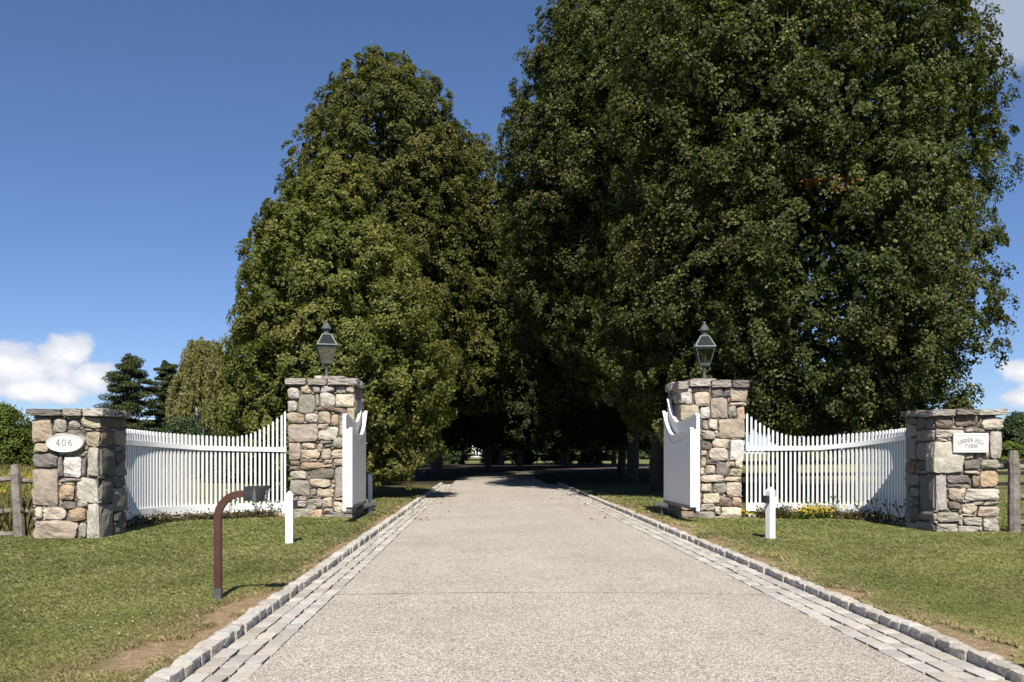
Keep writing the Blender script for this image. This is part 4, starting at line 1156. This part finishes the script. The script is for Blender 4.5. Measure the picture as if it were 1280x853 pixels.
def copy_tree(o, loc, rz, sc, label):
    c = o.copy(); COL.objects.link(c); c.location = loc; c.rotation_euler = (0, 0, rz); c.scale = (sc, sc, sc); c['label'] = label
    for ch in o.children:
        d = ch.copy(); COL.objects.link(d); d.parent = c
    return c
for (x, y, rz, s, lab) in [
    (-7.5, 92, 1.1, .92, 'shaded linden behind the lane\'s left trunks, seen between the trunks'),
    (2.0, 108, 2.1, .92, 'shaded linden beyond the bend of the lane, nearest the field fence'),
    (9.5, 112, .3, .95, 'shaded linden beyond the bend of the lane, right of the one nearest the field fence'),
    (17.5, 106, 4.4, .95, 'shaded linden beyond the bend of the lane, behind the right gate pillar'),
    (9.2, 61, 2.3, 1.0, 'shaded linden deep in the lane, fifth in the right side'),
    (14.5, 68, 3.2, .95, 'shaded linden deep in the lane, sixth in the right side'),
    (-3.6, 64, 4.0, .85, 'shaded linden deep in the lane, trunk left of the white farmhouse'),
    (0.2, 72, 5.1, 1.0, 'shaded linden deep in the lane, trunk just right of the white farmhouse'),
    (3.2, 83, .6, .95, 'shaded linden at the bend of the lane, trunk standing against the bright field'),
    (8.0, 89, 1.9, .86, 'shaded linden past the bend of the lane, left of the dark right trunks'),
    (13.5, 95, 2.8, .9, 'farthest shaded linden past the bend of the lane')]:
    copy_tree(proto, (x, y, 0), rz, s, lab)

def turning(root, x, y, t, s, mat, seed):
    r = np.random.default_rng(seed); c = P(x, y, t); m = 130
    C = c+r.normal(0, 1, (m, 3))*np.array([s, s*.6, s*.6]); V, Q = leaf_quads(C, np.array([0, -.7, .5])+r.normal(0, .5, (m, 3)), .1*r.uniform(.7, 1.2, m), r, .84)
    o = fast_mesh('turning_leaves', V, Q, M[mat], root, {'tint': r.beta(2, 2, m)}); o['label'] = 'spray of leaves already turned orange' if mat == 'orange' else 'spray of leaves already turned yellow'
M['orange'] = mat_leaf('orange_leaf', (.12, .05, .012), (.22, .1, .02), (.34, .17, .03), (.2, .1, .03), .8, .99, 1., .25)
turning(t105, 846, 292, 28.6, .42, 'orange', 1); turning(t104, 1050, 232, 23.3, .22, 'orange', 2); turning(t104, 1018, 228, 23.3, .12, 'orange', 3); turning(t104, 934, 58, 26.0, .14, 'yellow', 4)
for i, (x, w, y, t, lab) in enumerate([(545, 12, 555, 116, 'dark shrub under the lane trees, leftmost of the low row'), (572, 9, 558, 118, 'dark shrub under the lane trees, left of the white farmhouse'), (617, 13, 556, 117, 'dark shrub under the lane trees, right of the white farmhouse'),
        (655, 12, 558, 116, 'dark shrub under the lane trees, middle of the low row'), (700, 18, 553, 117, 'wide dark shrub under the lane trees'), (742, 15, 554, 116, 'dark shrub under the lane trees, rightmost of the low row'), (500, 22, 552, 112, 'dark shrub behind the left crowns at the lane side')]):
    understory.append((x, w, y, t, lab, 470+i))
# white pines far left
def pine(x, ybase_t, ytop, w, seed, label):
    t = ybase_t; b = P(x, HZ, t); h = CAMZ+(HZ-ytop)*t/F; rad = w*t/F
    r = np.random.default_rng(seed); root = thing('white_pine', (b[0], b[1], 0), label, 'tree', 'white pines beyond the left fence')
    Cs = []; Ns = []; S = []; Tn = []; ends = []
    def plate(c, rx, rz, m):
        g = r.normal(0, 1, (m, 3)); g /= np.linalg.norm(g, axis=1, keepdims=True); g *= r.uniform(0, 1, (m, 1))**.4
        bt = r.uniform(-.1, .15)
        Cs.append(c+g*np.array([rx, rx, rz])); Ns.append(np.array([0, -.2, .8])+.6*g+r.normal(0, .45, (m, 3)))
        S.append(.27*r.uniform(.6, 1.25, m)); Tn.append(np.clip(r.beta(2, 3, m)+bt, 0, 1))
    nl = 46
    for i in range(nl):
        f = .16+.8*(i+r.uniform(0, .8))/nl
        a = i*2.4+r.normal(0, .35); prof = np.interp(f, [0, .2, .45, .62, .8, .92, 1], [.75, .95, 1., .86, .66, .42, .15])
        L = rad*prof*r.uniform(.55, 1.08); z = f*h; up = r.uniform(-.02, .22)
        ends.append((L*math.cos(a), L*math.sin(a), z+up*L))
        for s_ in ((.45, .75, 1.) if L > rad*.5 else (.5, .95)):
            c = np.array([L*s_*math.cos(a), L*s_*math.sin(a), z+up*L*s_])+r.normal(0, .1*rad, 3)*np.array([1, 1, .3])
            plate(c, rad*r.uniform(.26, .42)*(.7+.4*prof), rad*r.uniform(.08, .16), 330)
    for k in range(5): plate(np.array([r.normal(0, .12*rad), r.normal(0, .12*rad), h*(.93+.015*k)]), rad*(.3-.04*k), rad*.13, 170)
    V, Q = leaf_quads(np.concatenate(Cs), np.concatenate(Ns), np.concatenate(S), r, .4)
    fast_mesh('crown', V+np.array([b[0], b[1], 0]), Q, M['pine'], root, {'tint': np.concatenate(Tn)})
    trunk_mesh(root, (b[0], b[1], 0), h*.98, .26, r, np.array(ends), 40, .1)
pine(161, 105, 445, 34, 201, 'wide dark white pine with tiered branches, left of the two pines')
pine(209, 112, 452, 23, 202, 'slimmer dark white pine between the wide pine and the willow')

def willow(x, t, ytop, w, label, seed):
    b = P(x, HZ, t); h = CAMZ+(HZ-ytop)*t/F; rad = w*t/F; r = np.random.default_rng(seed)
    root = thing('willow_tree', (b[0], b[1], 0), label, 'tree')
    Cs = []; heads = []
    for k in range(95):
        f = r.uniform(0, 1)**.75; a = r.uniform(0, 6.28); z = h*(.32+.66*f); q = rad*math.sqrt(max(.02, 1-(f*.97)**2))*r.uniform(.5, 1.08)
        hc = np.array([q*math.cos(a), q*math.sin(a), z]); heads.append(hc); Lb = r.uniform(.14, .42)*h*(.6+.4*q/rad)
        for j in range(12):
            m = 50; s_ = r.uniform(0, 1, m); c = hc+r.normal(0, 1, 3)*np.array([.42, .42, .18]); L = Lb*r.uniform(.5, 1.1)
            Cs.append(c+np.stack([np.cos(a)*.45*np.sqrt(s_)+r.normal(0, .07, m), np.sin(a)*.45*np.sqrt(s_)+r.normal(0, .07, m), -L*s_+.2*np.sqrt(s_)], 1))
    C = np.concatenate(Cs); C = C[C[:, 2] > .3]; nn = r.normal(0, 1, C.shape); nn[:, 2] *= .5
    V, Q = leaf_quads(C, nn, .3*r.uniform(.7, 1.2, len(C)), r, .3)
    fast_mesh('crown', V+np.array([b[0], b[1], 0]), Q, M['willow'], root, {'tint': r.beta(2, 2, len(C))})
    trunk_mesh(root, (b[0], b[1], 0), h*.75, .35, r, np.array(heads), 24, .2)
willow(258, 78, 424, 36, 'pale yellow green weeping willow between the pines and the lindens', 301)

def bush(x, t, ytop, w, mat, label, seed, name='field_tree', cat='tree', group=None, nc=230, nl=90, ls=None, zb=.3):
    b = P(x, HZ, t); h = CAMZ+(HZ-ytop)*t/F; rad = w*t/F; r = np.random.default_rng(seed)
    root = thing(name, (b[0], b[1], 0), label, cat, group)
    prof = [(0, .7), (.15, .95), (.4, 1), (.65, .85), (.85, .55), (1, .1)]
    C, Nn, sz, tint, cl = crown_cloud(r, zb, h, rad, prof, nc, nl, ls or max(.12, .0026*t), (.1*h, .2*h), .7, .2)
    V, Q = leaf_quads(C, Nn, sz, r)
    fast_mesh('crown', V+np.array([b[0], b[1], 0]), Q, M[mat], root, {'tint': tint})
    trunk_mesh(root, (b[0], b[1], 0), h*.8, max(.08, .02*h), r, cl, 14)
    return root
bush(-2, 58, 506, 34, 'bush', 'bright yellow green tree at the left edge behind the rail fence', 401)
bush(40, 95, 530, 30, 'bushd', 'dark low tree just left of the plaque pillar', 402)
bush(-45, 90, 525, 40, 'bushd', 'dark tree outside the left edge of the lawn', 403)
bush(95, 140, 545, 40, 'bushd', 'low dark tree behind the plaque pillar', 404)
bush(185, 150, 548, 40, 'bush', 'low green tree at the foot of the pines', 405)
bush(1274, 150, 517, 26, 'bushd', 'round dark tree on the right horizon past the sign pillar', 406)
bush(1320, 170, 512, 40, 'bushd', 'broad dark tree on the right horizon', 407)
bush(1225, 190, 545, 30, 'bushd', 'low tree on the horizon behind the sign pillar', 408)
for i, (x, w, y) in enumerate([(1262, 22, 553), (1300, 26, 552), (1190, 24, 556), (1150, 22, 557), (1085, 24, 557), (1030, 22, 558), (985, 22, 558)]):
    bush(x, 125+i*3, y, w, 'bush', ['olive hedgerow shrub on the horizon right of the sign pillar', 'olive hedgerow shrub at the right edge of the field', 'hedgerow shrub on the horizon behind the right pillar', 'hedgerow shrub on the horizon left of the right pillar',
        'hedgerow shrub on the horizon behind the right end of the right fence', 'hedgerow shrub on the horizon behind the middle of the right fence', 'hedgerow shrub on the horizon behind the left end of the right fence'][i], 420+i, 'hedgerow_shrub', 'shrub', 'hedgerow shrubs along the far field', 120, 70)
for i, (x, w, y, m) in enumerate([(555, 26, 548, 'bush'), (640, 30, 545, 'bushd'), (690, 30, 548, 'bushd'), (735, 30, 546, 'bush'), (790, 40, 545, 'bushd')]):
    bush(x, 190+4*i, y, w, m, ['light green field tree left of the white farmhouse', 'dark field tree right of the white farmhouse', 'dark field tree beyond the middle of the lane end', 'light field tree right of the lane end', 'dark wide field tree behind the right gate'][i], 440+i, 'field_tree', 'tree', 'trees beyond the far field fence', 140, 70)

for (x, w, y, t, lab, sd_) in understory:
    bush(x, t, y, w, 'bushd', lab, sd_, 'understory_shrub', 'shrub', 'shrubs under the lane trees', 90, 70, .2, .05)
bush(228, 52, 522, 34, 'bushd', 'dark shrub behind the left picket fence below the willow', 480, 'understory_shrub', 'shrub', None, 170, 90, .13, .05)
bush(300, 44, 540, 40, 'bushd', 'dark shrub behind the left picket fence under the lindens', 481, 'understory_shrub', 'shrub', None, 170, 90, .12, .05)
# far farmhouse
def farmhouse():
    t = 300; a = P(583, HZ, t); b = P(599, HZ, t); z1 = CAMZ+(HZ-554)*t/F; y = a[1]; x0, x1 = a[0], b[0]
    root = thing('farmhouse', ((x0+x1)/2, y, 0), 'small white farmhouse far beyond the lane', 'house')
    MB().box((x0, y, -.5), (x1, y+7, z1)).build('wall', M['housewhite'], root)
    mb = MB(); xm = (x0+x1)/2
    V = [(x0-.3, y-.3, z1), (x1+.3, y-.3, z1), (x0-.3, y+7.3, z1), (x1+.3, y+7.3, z1), (x0-.3, y+3.5, z1+2.2), (x1+.3, y+3.5, z1+2.2)]
    mb.add(V, [(0, 1, 5, 4), (3, 2, 4, 5), (0, 4, 2), (1, 3, 5), (2, 3, 1, 0)]).build('roof', M['roof'], root)
    for k in range(2):
        for zz in (.9,):
            cx = x0+(x1-x0)*(.62+.22*k)
            w = MB().box((cx-.35, y-.05, zz), (cx+.35, y-.003, zz+1.5)).build('window', M['pane'], root)
farmhouse()

# ------------------------------------------------------------------ lawn grass
def in_rect(x, y, r4): return (x > r4[0]) & (x < r4[1]) & (y > r4[2]) & (y < r4[3])
PIL = [(ax0, ax1, YA, YA+1.08), (bx0, bx1, YB, YB+1.12), (cx0, cx1, YC, YC+1.4), (dx0, dx1, YD, YD+1.4)]

def dryness(x, y):
    d = np.where(x < .7, KL0-x, x-KR1)
    n1 = noise2(x, y, 3, 4, .9); n2 = noise2(x, y, 5, 4, 3.0)
    near = np.exp(-(d/np.where(x < .7, .22+.5*np.clip((10-y)/4.5, 0, 1), .42))**3)
    v = near*(.85+.75*n2)+.26*np.clip(n1, 0, 1)+.22*np.clip(n2-.1, 0, 1)
    return np.clip(v, 0, 1)

def fence_front_ok(x, y):
    ok = np.ones(len(x), bool)
    for r4 in PIL: ok &= ~in_rect(x, y, (r4[0]-.01, r4[1]+.01, r4[2]-.02, r4[3]))
    # beds under the fences
    for (path, S, at, L), yoff in ((FLp, .5), (FRp, .75)):
        order = np.argsort(path[:, 0]); px_, py_ = path[order, 0], path[order, 1]
        yb = np.interp(x, px_, py_)
        ok &= ~((x > px_[0]) & (x < px_[-1]) & (y > yb-yoff*(.8+.3*np.sin(x*3.1))))
    return ok

def build_grass():
    r = np.random.default_rng(77)
    for side, n in ((0, 620000), (1, 620000)):
        u = r.uniform(0, 1, n); y0, y1 = 4.4, 30.0; e = -.9
        y = (y0**(1+e)+u*(y1**(1+e)-y0**(1+e)))**(1/(1+e))
        tmin, tmax = ((-.60*y-.3)+.03*y, np.full(n, KL0-.005)) if side == 0 else (np.full(n, KR1+.005), .60*y+.3+.03*y)
        x = tmin+(tmax-tmin)*r.uniform(0, 1, n)
        k = (tmax > tmin) & fence_front_ok(x, y)
        dr = dryness(x, y)
        bare = (dr > .45) & (r.uniform(0, 1, n) < .2+(dr-.45)*1.7)
        k &= ~bare
        x, y, dr = x[k], y[k], dr[k]; m = len(x)
        # tufts: pull blades towards tuft centres
        lod = np.clip(y/9, .8, 2.2)
        hgt = r.uniform(.018, .042, m)*(1+.35*noise2(x, y, 9, 3, 1.7))*(1-.35*dr)*np.clip(lod, 1, 1.5)
        wid = r.uniform(.0017, .0034, m)*lod
        a = r.uniform(0, 6.28, m); lx, ly = np.cos(a), np.sin(a); ln = r.uniform(.5, 2.0, m)*hgt
        b0 = np.stack([x-ly*wid, y+lx*wid, np.full(m, LAWN-.015)], 1); b1 = np.stack([x+ly*wid, y-lx*wid, np.full(m, LAWN-.015)], 1)
        md = np.stack([x+lx*ln*.4, y+ly*ln*.4, LAWN+hgt*.65], 1); tp = np.stack([x+lx*ln, y+ly*ln, LAWN+hgt], 1)
        V = np.stack([b0, b1, md+np.stack([ly*wid*.7, -lx*wid*.7, 0*wid], 1), tp], 1).reshape(-1, 3)
        Q = np.arange(m*4).reshape(m, 4)
        patch = noise2(x, y, 15, 4, 1.2)
        tint = np.clip(r.beta(2, 2.4, m)+.3*patch, 0, 1)
        dd = np.clip(dr+r.normal(0, .16, m)+.45*(r.uniform(0, 1, m) < .12), 0, 1)
        o = fast_mesh('lawn_grass', V, Q, M['blade'], None, {'tint': tint, 'dry': dd})
        tag(o, 'short mown green grass of the lawn left of the drive' if side == 0 else 'short mown green grass of the lawn right of the drive', 'grass', kind='stuff')
build_grass()

def build_clover():
    r = np.random.default_rng(78); n = 2600
    y = 5+r.uniform(0, 1, n)**1.4*10.5; x = (-.62*y)+((KL0-.6)+.62*y)*r.uniform(0, 1, n)
    k = (noise2(x, y, 21, 3, 1.1) > .0) & fence_front_ok(x, y) & (dryness(x, y) < .5)
    x, y = x[k], y[k]; m = len(x)
    C = np.stack([x, y, LAWN+r.uniform(.025, .05, m)], 1); nn = np.array([0, -.3, 1.])+r.normal(0, .4, (m, 3))
    V, Q = leaf_quads(C, nn, .016*r.uniform(.5, 1.1, m), r, .9)
    o = fast_mesh('clover_bloom', V, Q, M['clover'], None, {'tint': r.uniform(0, 1, m)})
    tag(o, 'tiny pale clover blooms scattered through the left lawn', 'clover', kind='stuff')
M['clover'] = mat_leaf('clover_petal', (.28, .28, .13), (.42, .41, .25), (.58, .56, .42), (.35, .33, .18), .9, .99, 1., .2)
build_clover()

def build_meadow():
    r = np.random.default_rng(79); n = 90000
    y = 15.5+r.uniform(0, 1, n)**1.5*45; s = r.uniform(0, 1, n)
    x = -.62*y+(-.33*y+.62*y)*s
    k = (x < ax0-.15) | (y > 22.5)
    x, y = x[k], y[k]; m = len(x)
    h = r.uniform(.3, .85, m)*(1+.3*noise2(x, y, 4, 3, .8)); w = r.uniform(.006, .014, m)*np.clip(y/20, 1, 2.5)
    a = r.uniform(0, 6.28, m); lx, ly = np.cos(a), np.sin(a); ln = h*r.uniform(.1, .5, m)
    V = np.stack([np.stack([x-ly*w, y+lx*w, 0*x], 1), np.stack([x+ly*w, y-lx*w, 0*x], 1), np.stack([x+lx*ln*.4+ly*w, y+ly*ln*.4-lx*w, h*.6], 1), np.stack([x+lx*ln, y+ly*ln, h], 1)], 1).reshape(-1, 3)
    o = fast_mesh('meadow_grass', V, np.arange(m*4).reshape(m, 4), M['meadow'], None, {'tint': r.beta(2, 2, m), 'dry': np.clip(.25+.4*noise2(x, y, 6, 3, .5), 0, 1)})
    tag(o, 'tall unmown meadow grass behind the left rail fence', 'meadow grass', kind='stuff')
    n = 700; y = 17+r.uniform(0, 1, n)*16; x = -.60*y+r.uniform(0, 1, n)*.2*y
    Cs = []; T = []
    for i in range(n):
        hh = r.uniform(.5, 1.0); m = 60; zz = r.uniform(0.05, 1, m)*hh
        Cs.append(np.stack([x[i]+r.normal(0, .12, m), y[i]+r.normal(0, .12, m), zz], 1)); T.append(np.clip(zz/hh*1.1-.25+r.normal(0, .12, m), 0, 1))
    C = np.concatenate(Cs)
    V, Q = leaf_quads(C, np.array([0, -.4, .7])+r.normal(0, .6, C.shape), .075*r.uniform(.6, 1.2, len(C)), r, .5)
    o = fast_mesh('goldenrod', V, Q, M['goldenrod'], None, {'tint': np.concatenate(T)}); tag(o, 'yellow goldenrod growing behind the left rail fence', 'wildflowers', kind='stuff')
build_meadow()

# ------------------------------------------------------------------ beds below the fences
def bed(fp, side, seed):
    path, S, at, L = fp; r = np.random.default_rng(seed)
    V = []; Fc = []; ss = np.linspace(0, L, 40)
    for i, s in enumerate(ss):
        p = at(s); off = (.52 if side == 0 else .8)*(1+.1*math.sin(s*4))
        V += [(p[0], p[1]+.15, LAWN+.004), (p[0], p[1]-off*.5, LAWN+.03), (p[0], p[1]-off, LAWN-.002)]
    for i in range(len(ss)-1):
        for k in range(2): a = i*3+k; Fc.append((a, a+1, a+4, a+3))
    o = MB().add(V, Fc).build('mulch_bed', M['mulch']); tag(o, kind='structure')
    # ragged planting along the foot
    Cs = []; T = []
    n = 210 if side else 190
    for _ in range(n):
        s = r.uniform(.05, .98)*L; p = at(s)
        if side and s > L*.45 and r.uniform() < .6: continue
        hh = r.uniform(.07, .2) if side == 0 else r.uniform(.1, .26); dx = r.uniform(.08, .35 if side == 0 else .42); m = 48
        g = r.normal(0, 1, (m, 3))*np.array([.09, .07, .4*hh]); Cs.append(np.array([p[0], p[1]-dx, LAWN+hh*.55])+g); T.append(np.clip(r.beta(2, 2.5, m)+r.uniform(-.3, .3), 0, 1))
    C = np.concatenate(Cs); T = np.concatenate(T); k = C[:, 2] > LAWN; C = C[k]; T = T[k]
    V, Q = leaf_quads(C, np.array([0, -.3, .8])+r.normal(0, .6, C.shape), .055*r.uniform(.6, 1.3, len(C)), r, .6)
    o = fast_mesh('bed_groundcover', V, Q, M['bed'], None, {'tint': T})
    tag(o, 'ragged brownish ground cover at the foot of the left picket fence' if side == 0 else 'ragged green ground cover at the foot of the right picket fence', 'ground cover', kind='stuff')
    # tall wiry stems with dark seed heads
    spots = [.1, .16, .22, .78, .9, .96] if side == 0 else [.3, .42, .55, .62, .7, .78, .84, .9]
    for i, f in enumerate(spots):
        p = at(f*L); root = thing('seedhead_plant', (p[0], p[1]-.3, LAWN), 'thin wiry plant with dark seed heads before the left picket fence' if side == 0 else 'thin wiry plant with dark seed heads before the right picket fence', 'plant', 'wiry seed head plants before the left fence' if side == 0 else 'wiry seed head plants before the right fence')
        st = MB()
        for q in range(7):
            a = r.uniform(0, 6.28); hh = r.uniform(.28, .52); e = np.array([p[0]+.2*math.cos(a)*r.uniform(.4, 1), p[1]-.3+.12*math.sin(a), LAWN+hh])
            st.tube([(p[0], p[1]-.3, LAWN-.02), (p[0]+(e[0]-p[0])*.3, p[1]-.3, LAWN+hh*.55), e], .0035, 4)
            v, f2 = rough_stone(e, (.016, .016, .019), 2, 2.2, .05, .05, CT3, .3, r); MB().add(v, f2).build('seed_head', M['bark'], root)
        st.build('stem', M['bark'], root)
bed(FLp, 0, 61); bed(FRp, 1, 62)

def flower_clump(x, y, w, h, label, seed):
    c = G(x, y); r = np.random.default_rng(seed)
    root = thing('yellow_flower_clump', (c[0], c[1], LAWN), label, 'flowers', 'yellow flowers below the right fence')
    m = 420; g = r.normal(0, 1, (m, 3))*np.array([w, .12, .35*h]); C = c+np.array([0, 0, h*.4])+g; C = C[C[:, 2] > LAWN]
    V, Q = leaf_quads(C, np.array([0, -.3, .8])+r.normal(0, .6, C.shape), .05*r.uniform(.6, 1.2, len(C)), r, .6); fast_mesh('foliage', V, Q, M['bush'], root, {'tint': r.beta(2, 3, len(C))})
    m = 75; g = r.normal(0, 1, (m, 3))*np.array([w*.9, .1, .2*h]); C = c+np.array([0, -.04, h*.85])+g
    V, Q = leaf_quads(C, np.array([0, -.6, .8])+r.normal(0, .3, C.shape), .055*r.uniform(.6, 1.2, len(C)), r, .95); bl = fast_mesh('bloom', V, Q, M['yellow'], root, {'tint': r.beta(2, 2, len(C))}); tag(bl, kind='stuff')
flower_clump(1008, 652, .17, .28, 'largest yellow flower clump below the middle of the right fence', 71)
flower_clump(1028, 652, .14, .3, 'yellow flower clump to the right of the largest one', 72)
flower_clump(936, 648, .12, .16, 'small yellow green clump at the foot of the right gate pillar', 73)

# fallen leaves at the lane edges
def litter():
    r = np.random.default_rng(91); n = 420
    y = r.uniform(20, 44, n); x = np.where(r.uniform(0, 1, n) < .5, r.normal(-1.9, .5, n), r.normal(3.3, .6, n))
    z = np.where((x > KL1) & (x < KR0), .012, LAWN+.05)
    C = np.stack([x, y, z], 1); V, Q = leaf_quads(C, np.array([0, 0, 1.])+r.normal(0, .25, C.shape), .075*r.uniform(.6, 1.2, n), r)
    o = fast_mesh('leaf_litter', V, Q, M['mulchleaf'], None, {'tint': r.uniform(0, 1, n)}); tag(o, 'brown fallen leaves along the kerbs by the gate', 'fallen leaves', kind='stuff')
M['mulchleaf'] = mat_leaf('dry_leaf', (.1, .06, .025), (.18, .11, .045), (.28, .18, .07), (.15, .08, .03), .8, .99, 1., .1)
litter()

# ------------------------------------------------------------------ sky, sun, clouds
SUN_EL, SUN_AZ = 47.5, 1.5      # sun stands behind the camera, a little to its right
w = bpy.data.worlds.new('World'); SC.world = w; w.use_nodes = True
nt = w.node_tree; nt.nodes.clear(); n = N(nt)
out = n.node('ShaderNodeOutputWorld'); bg = n.node('ShaderNodeBackground')
sky = n.node('ShaderNodeTexSky'); sky.sky_type = 'NISHITA'; sky.sun_disc = False
sky.sun_elevation = R(SUN_EL); sky.sun_rotation = R(180-SUN_AZ); sky.altitude = 1800; sky.air_density = .95; sky.dust_density = .08; sky.ozone_density = 2.6
skyc = sky.outputs['Color']
SKY_TINT = (.9, 1.0, 1.14)
skyc = n.mix(1.0, skyc, SKY_TINT, 'MULTIPLY')
tc = n.node('ShaderNodeTexCoord'); sp = n.node('ShaderNodeSeparateXYZ'); n.link(tc.outputs['Generated'], sp.inputs[0])
azm = n.math('ARCTAN2', sp.outputs[0], sp.outputs[1]); elv = n.math('ARCSINE', sp.outputs[2])
def dirpx(x, y):
    d = ray(x, y); d = d/np.linalg.norm(d); return math.atan2(d[0], d[1]), math.asin(d[2])
skyc = n.mix(1.0, skyc, n.ramp(elv, [(0, (.78, .76, .84)), (.18, (.88, .87, .93)), (.42, (.97, .98, 1)), (.75, (.86, .9, .97))]), 'MULTIPLY')
vec = n.node('ShaderNodeCombineXYZ'); n.link(azm, vec.inputs[0]); n.link(n.math('MULTIPLY', elv, 1.5), vec.inputs[1])
nz = n.noise(vec.outputs[0], 16, 8, .56, .25); nz2 = n.noise(vec.outputs[0], 9, 5, .5)
field = None; soft = None
def blob(x, y, rx, ry):
    a, e = dirpx(x, y); a1, _ = dirpx(x+rx, y); _, e1 = dirpx(x, y-ry)
    u = n.math('DIVIDE', n.math('SUBTRACT', azm, a), abs(a1-a)); v = n.math('DIVIDE', n.math('SUBTRACT', elv, e), abs(e1-e))
    return n.math('SUBTRACT', 1.0, n.math('SQRT', n.math('ADD', n.math('MULTIPLY', u, u), n.math('MULTIPLY', v, v))))
for b in [(10, 458, 80, 46), (84, 446, 56, 40), (112, 468, 40, 32), (40, 488, 100, 22), (-80, 460, 100, 50), (1285, 462, 46, 17), (1300, 500, 62, 17), (1360, 480, 90, 40), (1520, 470, 120, 40), (-260, 470, 110, 40)]:
    q = blob(*b); field = q if field is None else n.math('MAXIMUM', field, q)
for b in [(1265, 15, 90, 120), (1350, 30, 140, 110)]:
    q = blob(*b); soft = q if soft is None else n.math('MAXIMUM', soft, q)
f1 = n.math('ADD', field, n.math('MULTIPLY', n.math('SUBTRACT', nz, .5), 2.1))
m1 = n.maprange(f1, .1, .46, 0, 1, True)
f2 = n.math('ADD', soft, n.math('MULTIPLY', n.math('SUBTRACT', nz2, .5), .9))
m2 = n.maprange(f2, .05, .5, 0, .75, True)
thick = n.maprange(n.math('ADD', f1, n.math('MULTIPLY', n.math('SUBTRACT', n.noise(vec.outputs[0], 30, 5, .5), .5), 1.1)), .3, 1.1, 0, 1, True)
CL = 9.0
ccol = n.mix(thick, (CL*.78, CL*.81, CL*.89), (CL*1.15, CL*1.12, CL*1.09))
skyc = n.mix(m2, skyc, (CL*.52, CL*.58, CL*.7))
skyc = n.mix(n.math('MULTIPLY', m1, .92), skyc, ccol)
n.link(skyc, bg.inputs['Color']); bg.inputs['Strength'].default_value = .06
n.link(bg.outputs[0], out.inputs['Surface'])

sd = bpy.data.lights.new('sun', 'SUN'); so = bpy.data.objects.new('sun', sd); COL.objects.link(so)
sd.energy = 4.4; sd.angle = R(.53); sd.color = (1.0, .945, .86)
so.rotation_euler = (R(90-SUN_EL), 0, R(SUN_AZ)); so.location = (5, -20, 30)

SC.view_settings.view_transform = 'Standard'
try: SC.view_settings.look = 'None'
except Exception: pass
SC.view_settings.exposure = .85; SC.view_settings.gamma = 1.0
SC.view_settings.use_curve_mapping = False
SC.render.resolution_x = 1024; SC.render.resolution_y = 682
SC.cycles.max_bounces = 6; SC.cycles.transparent_max_bounces = 8
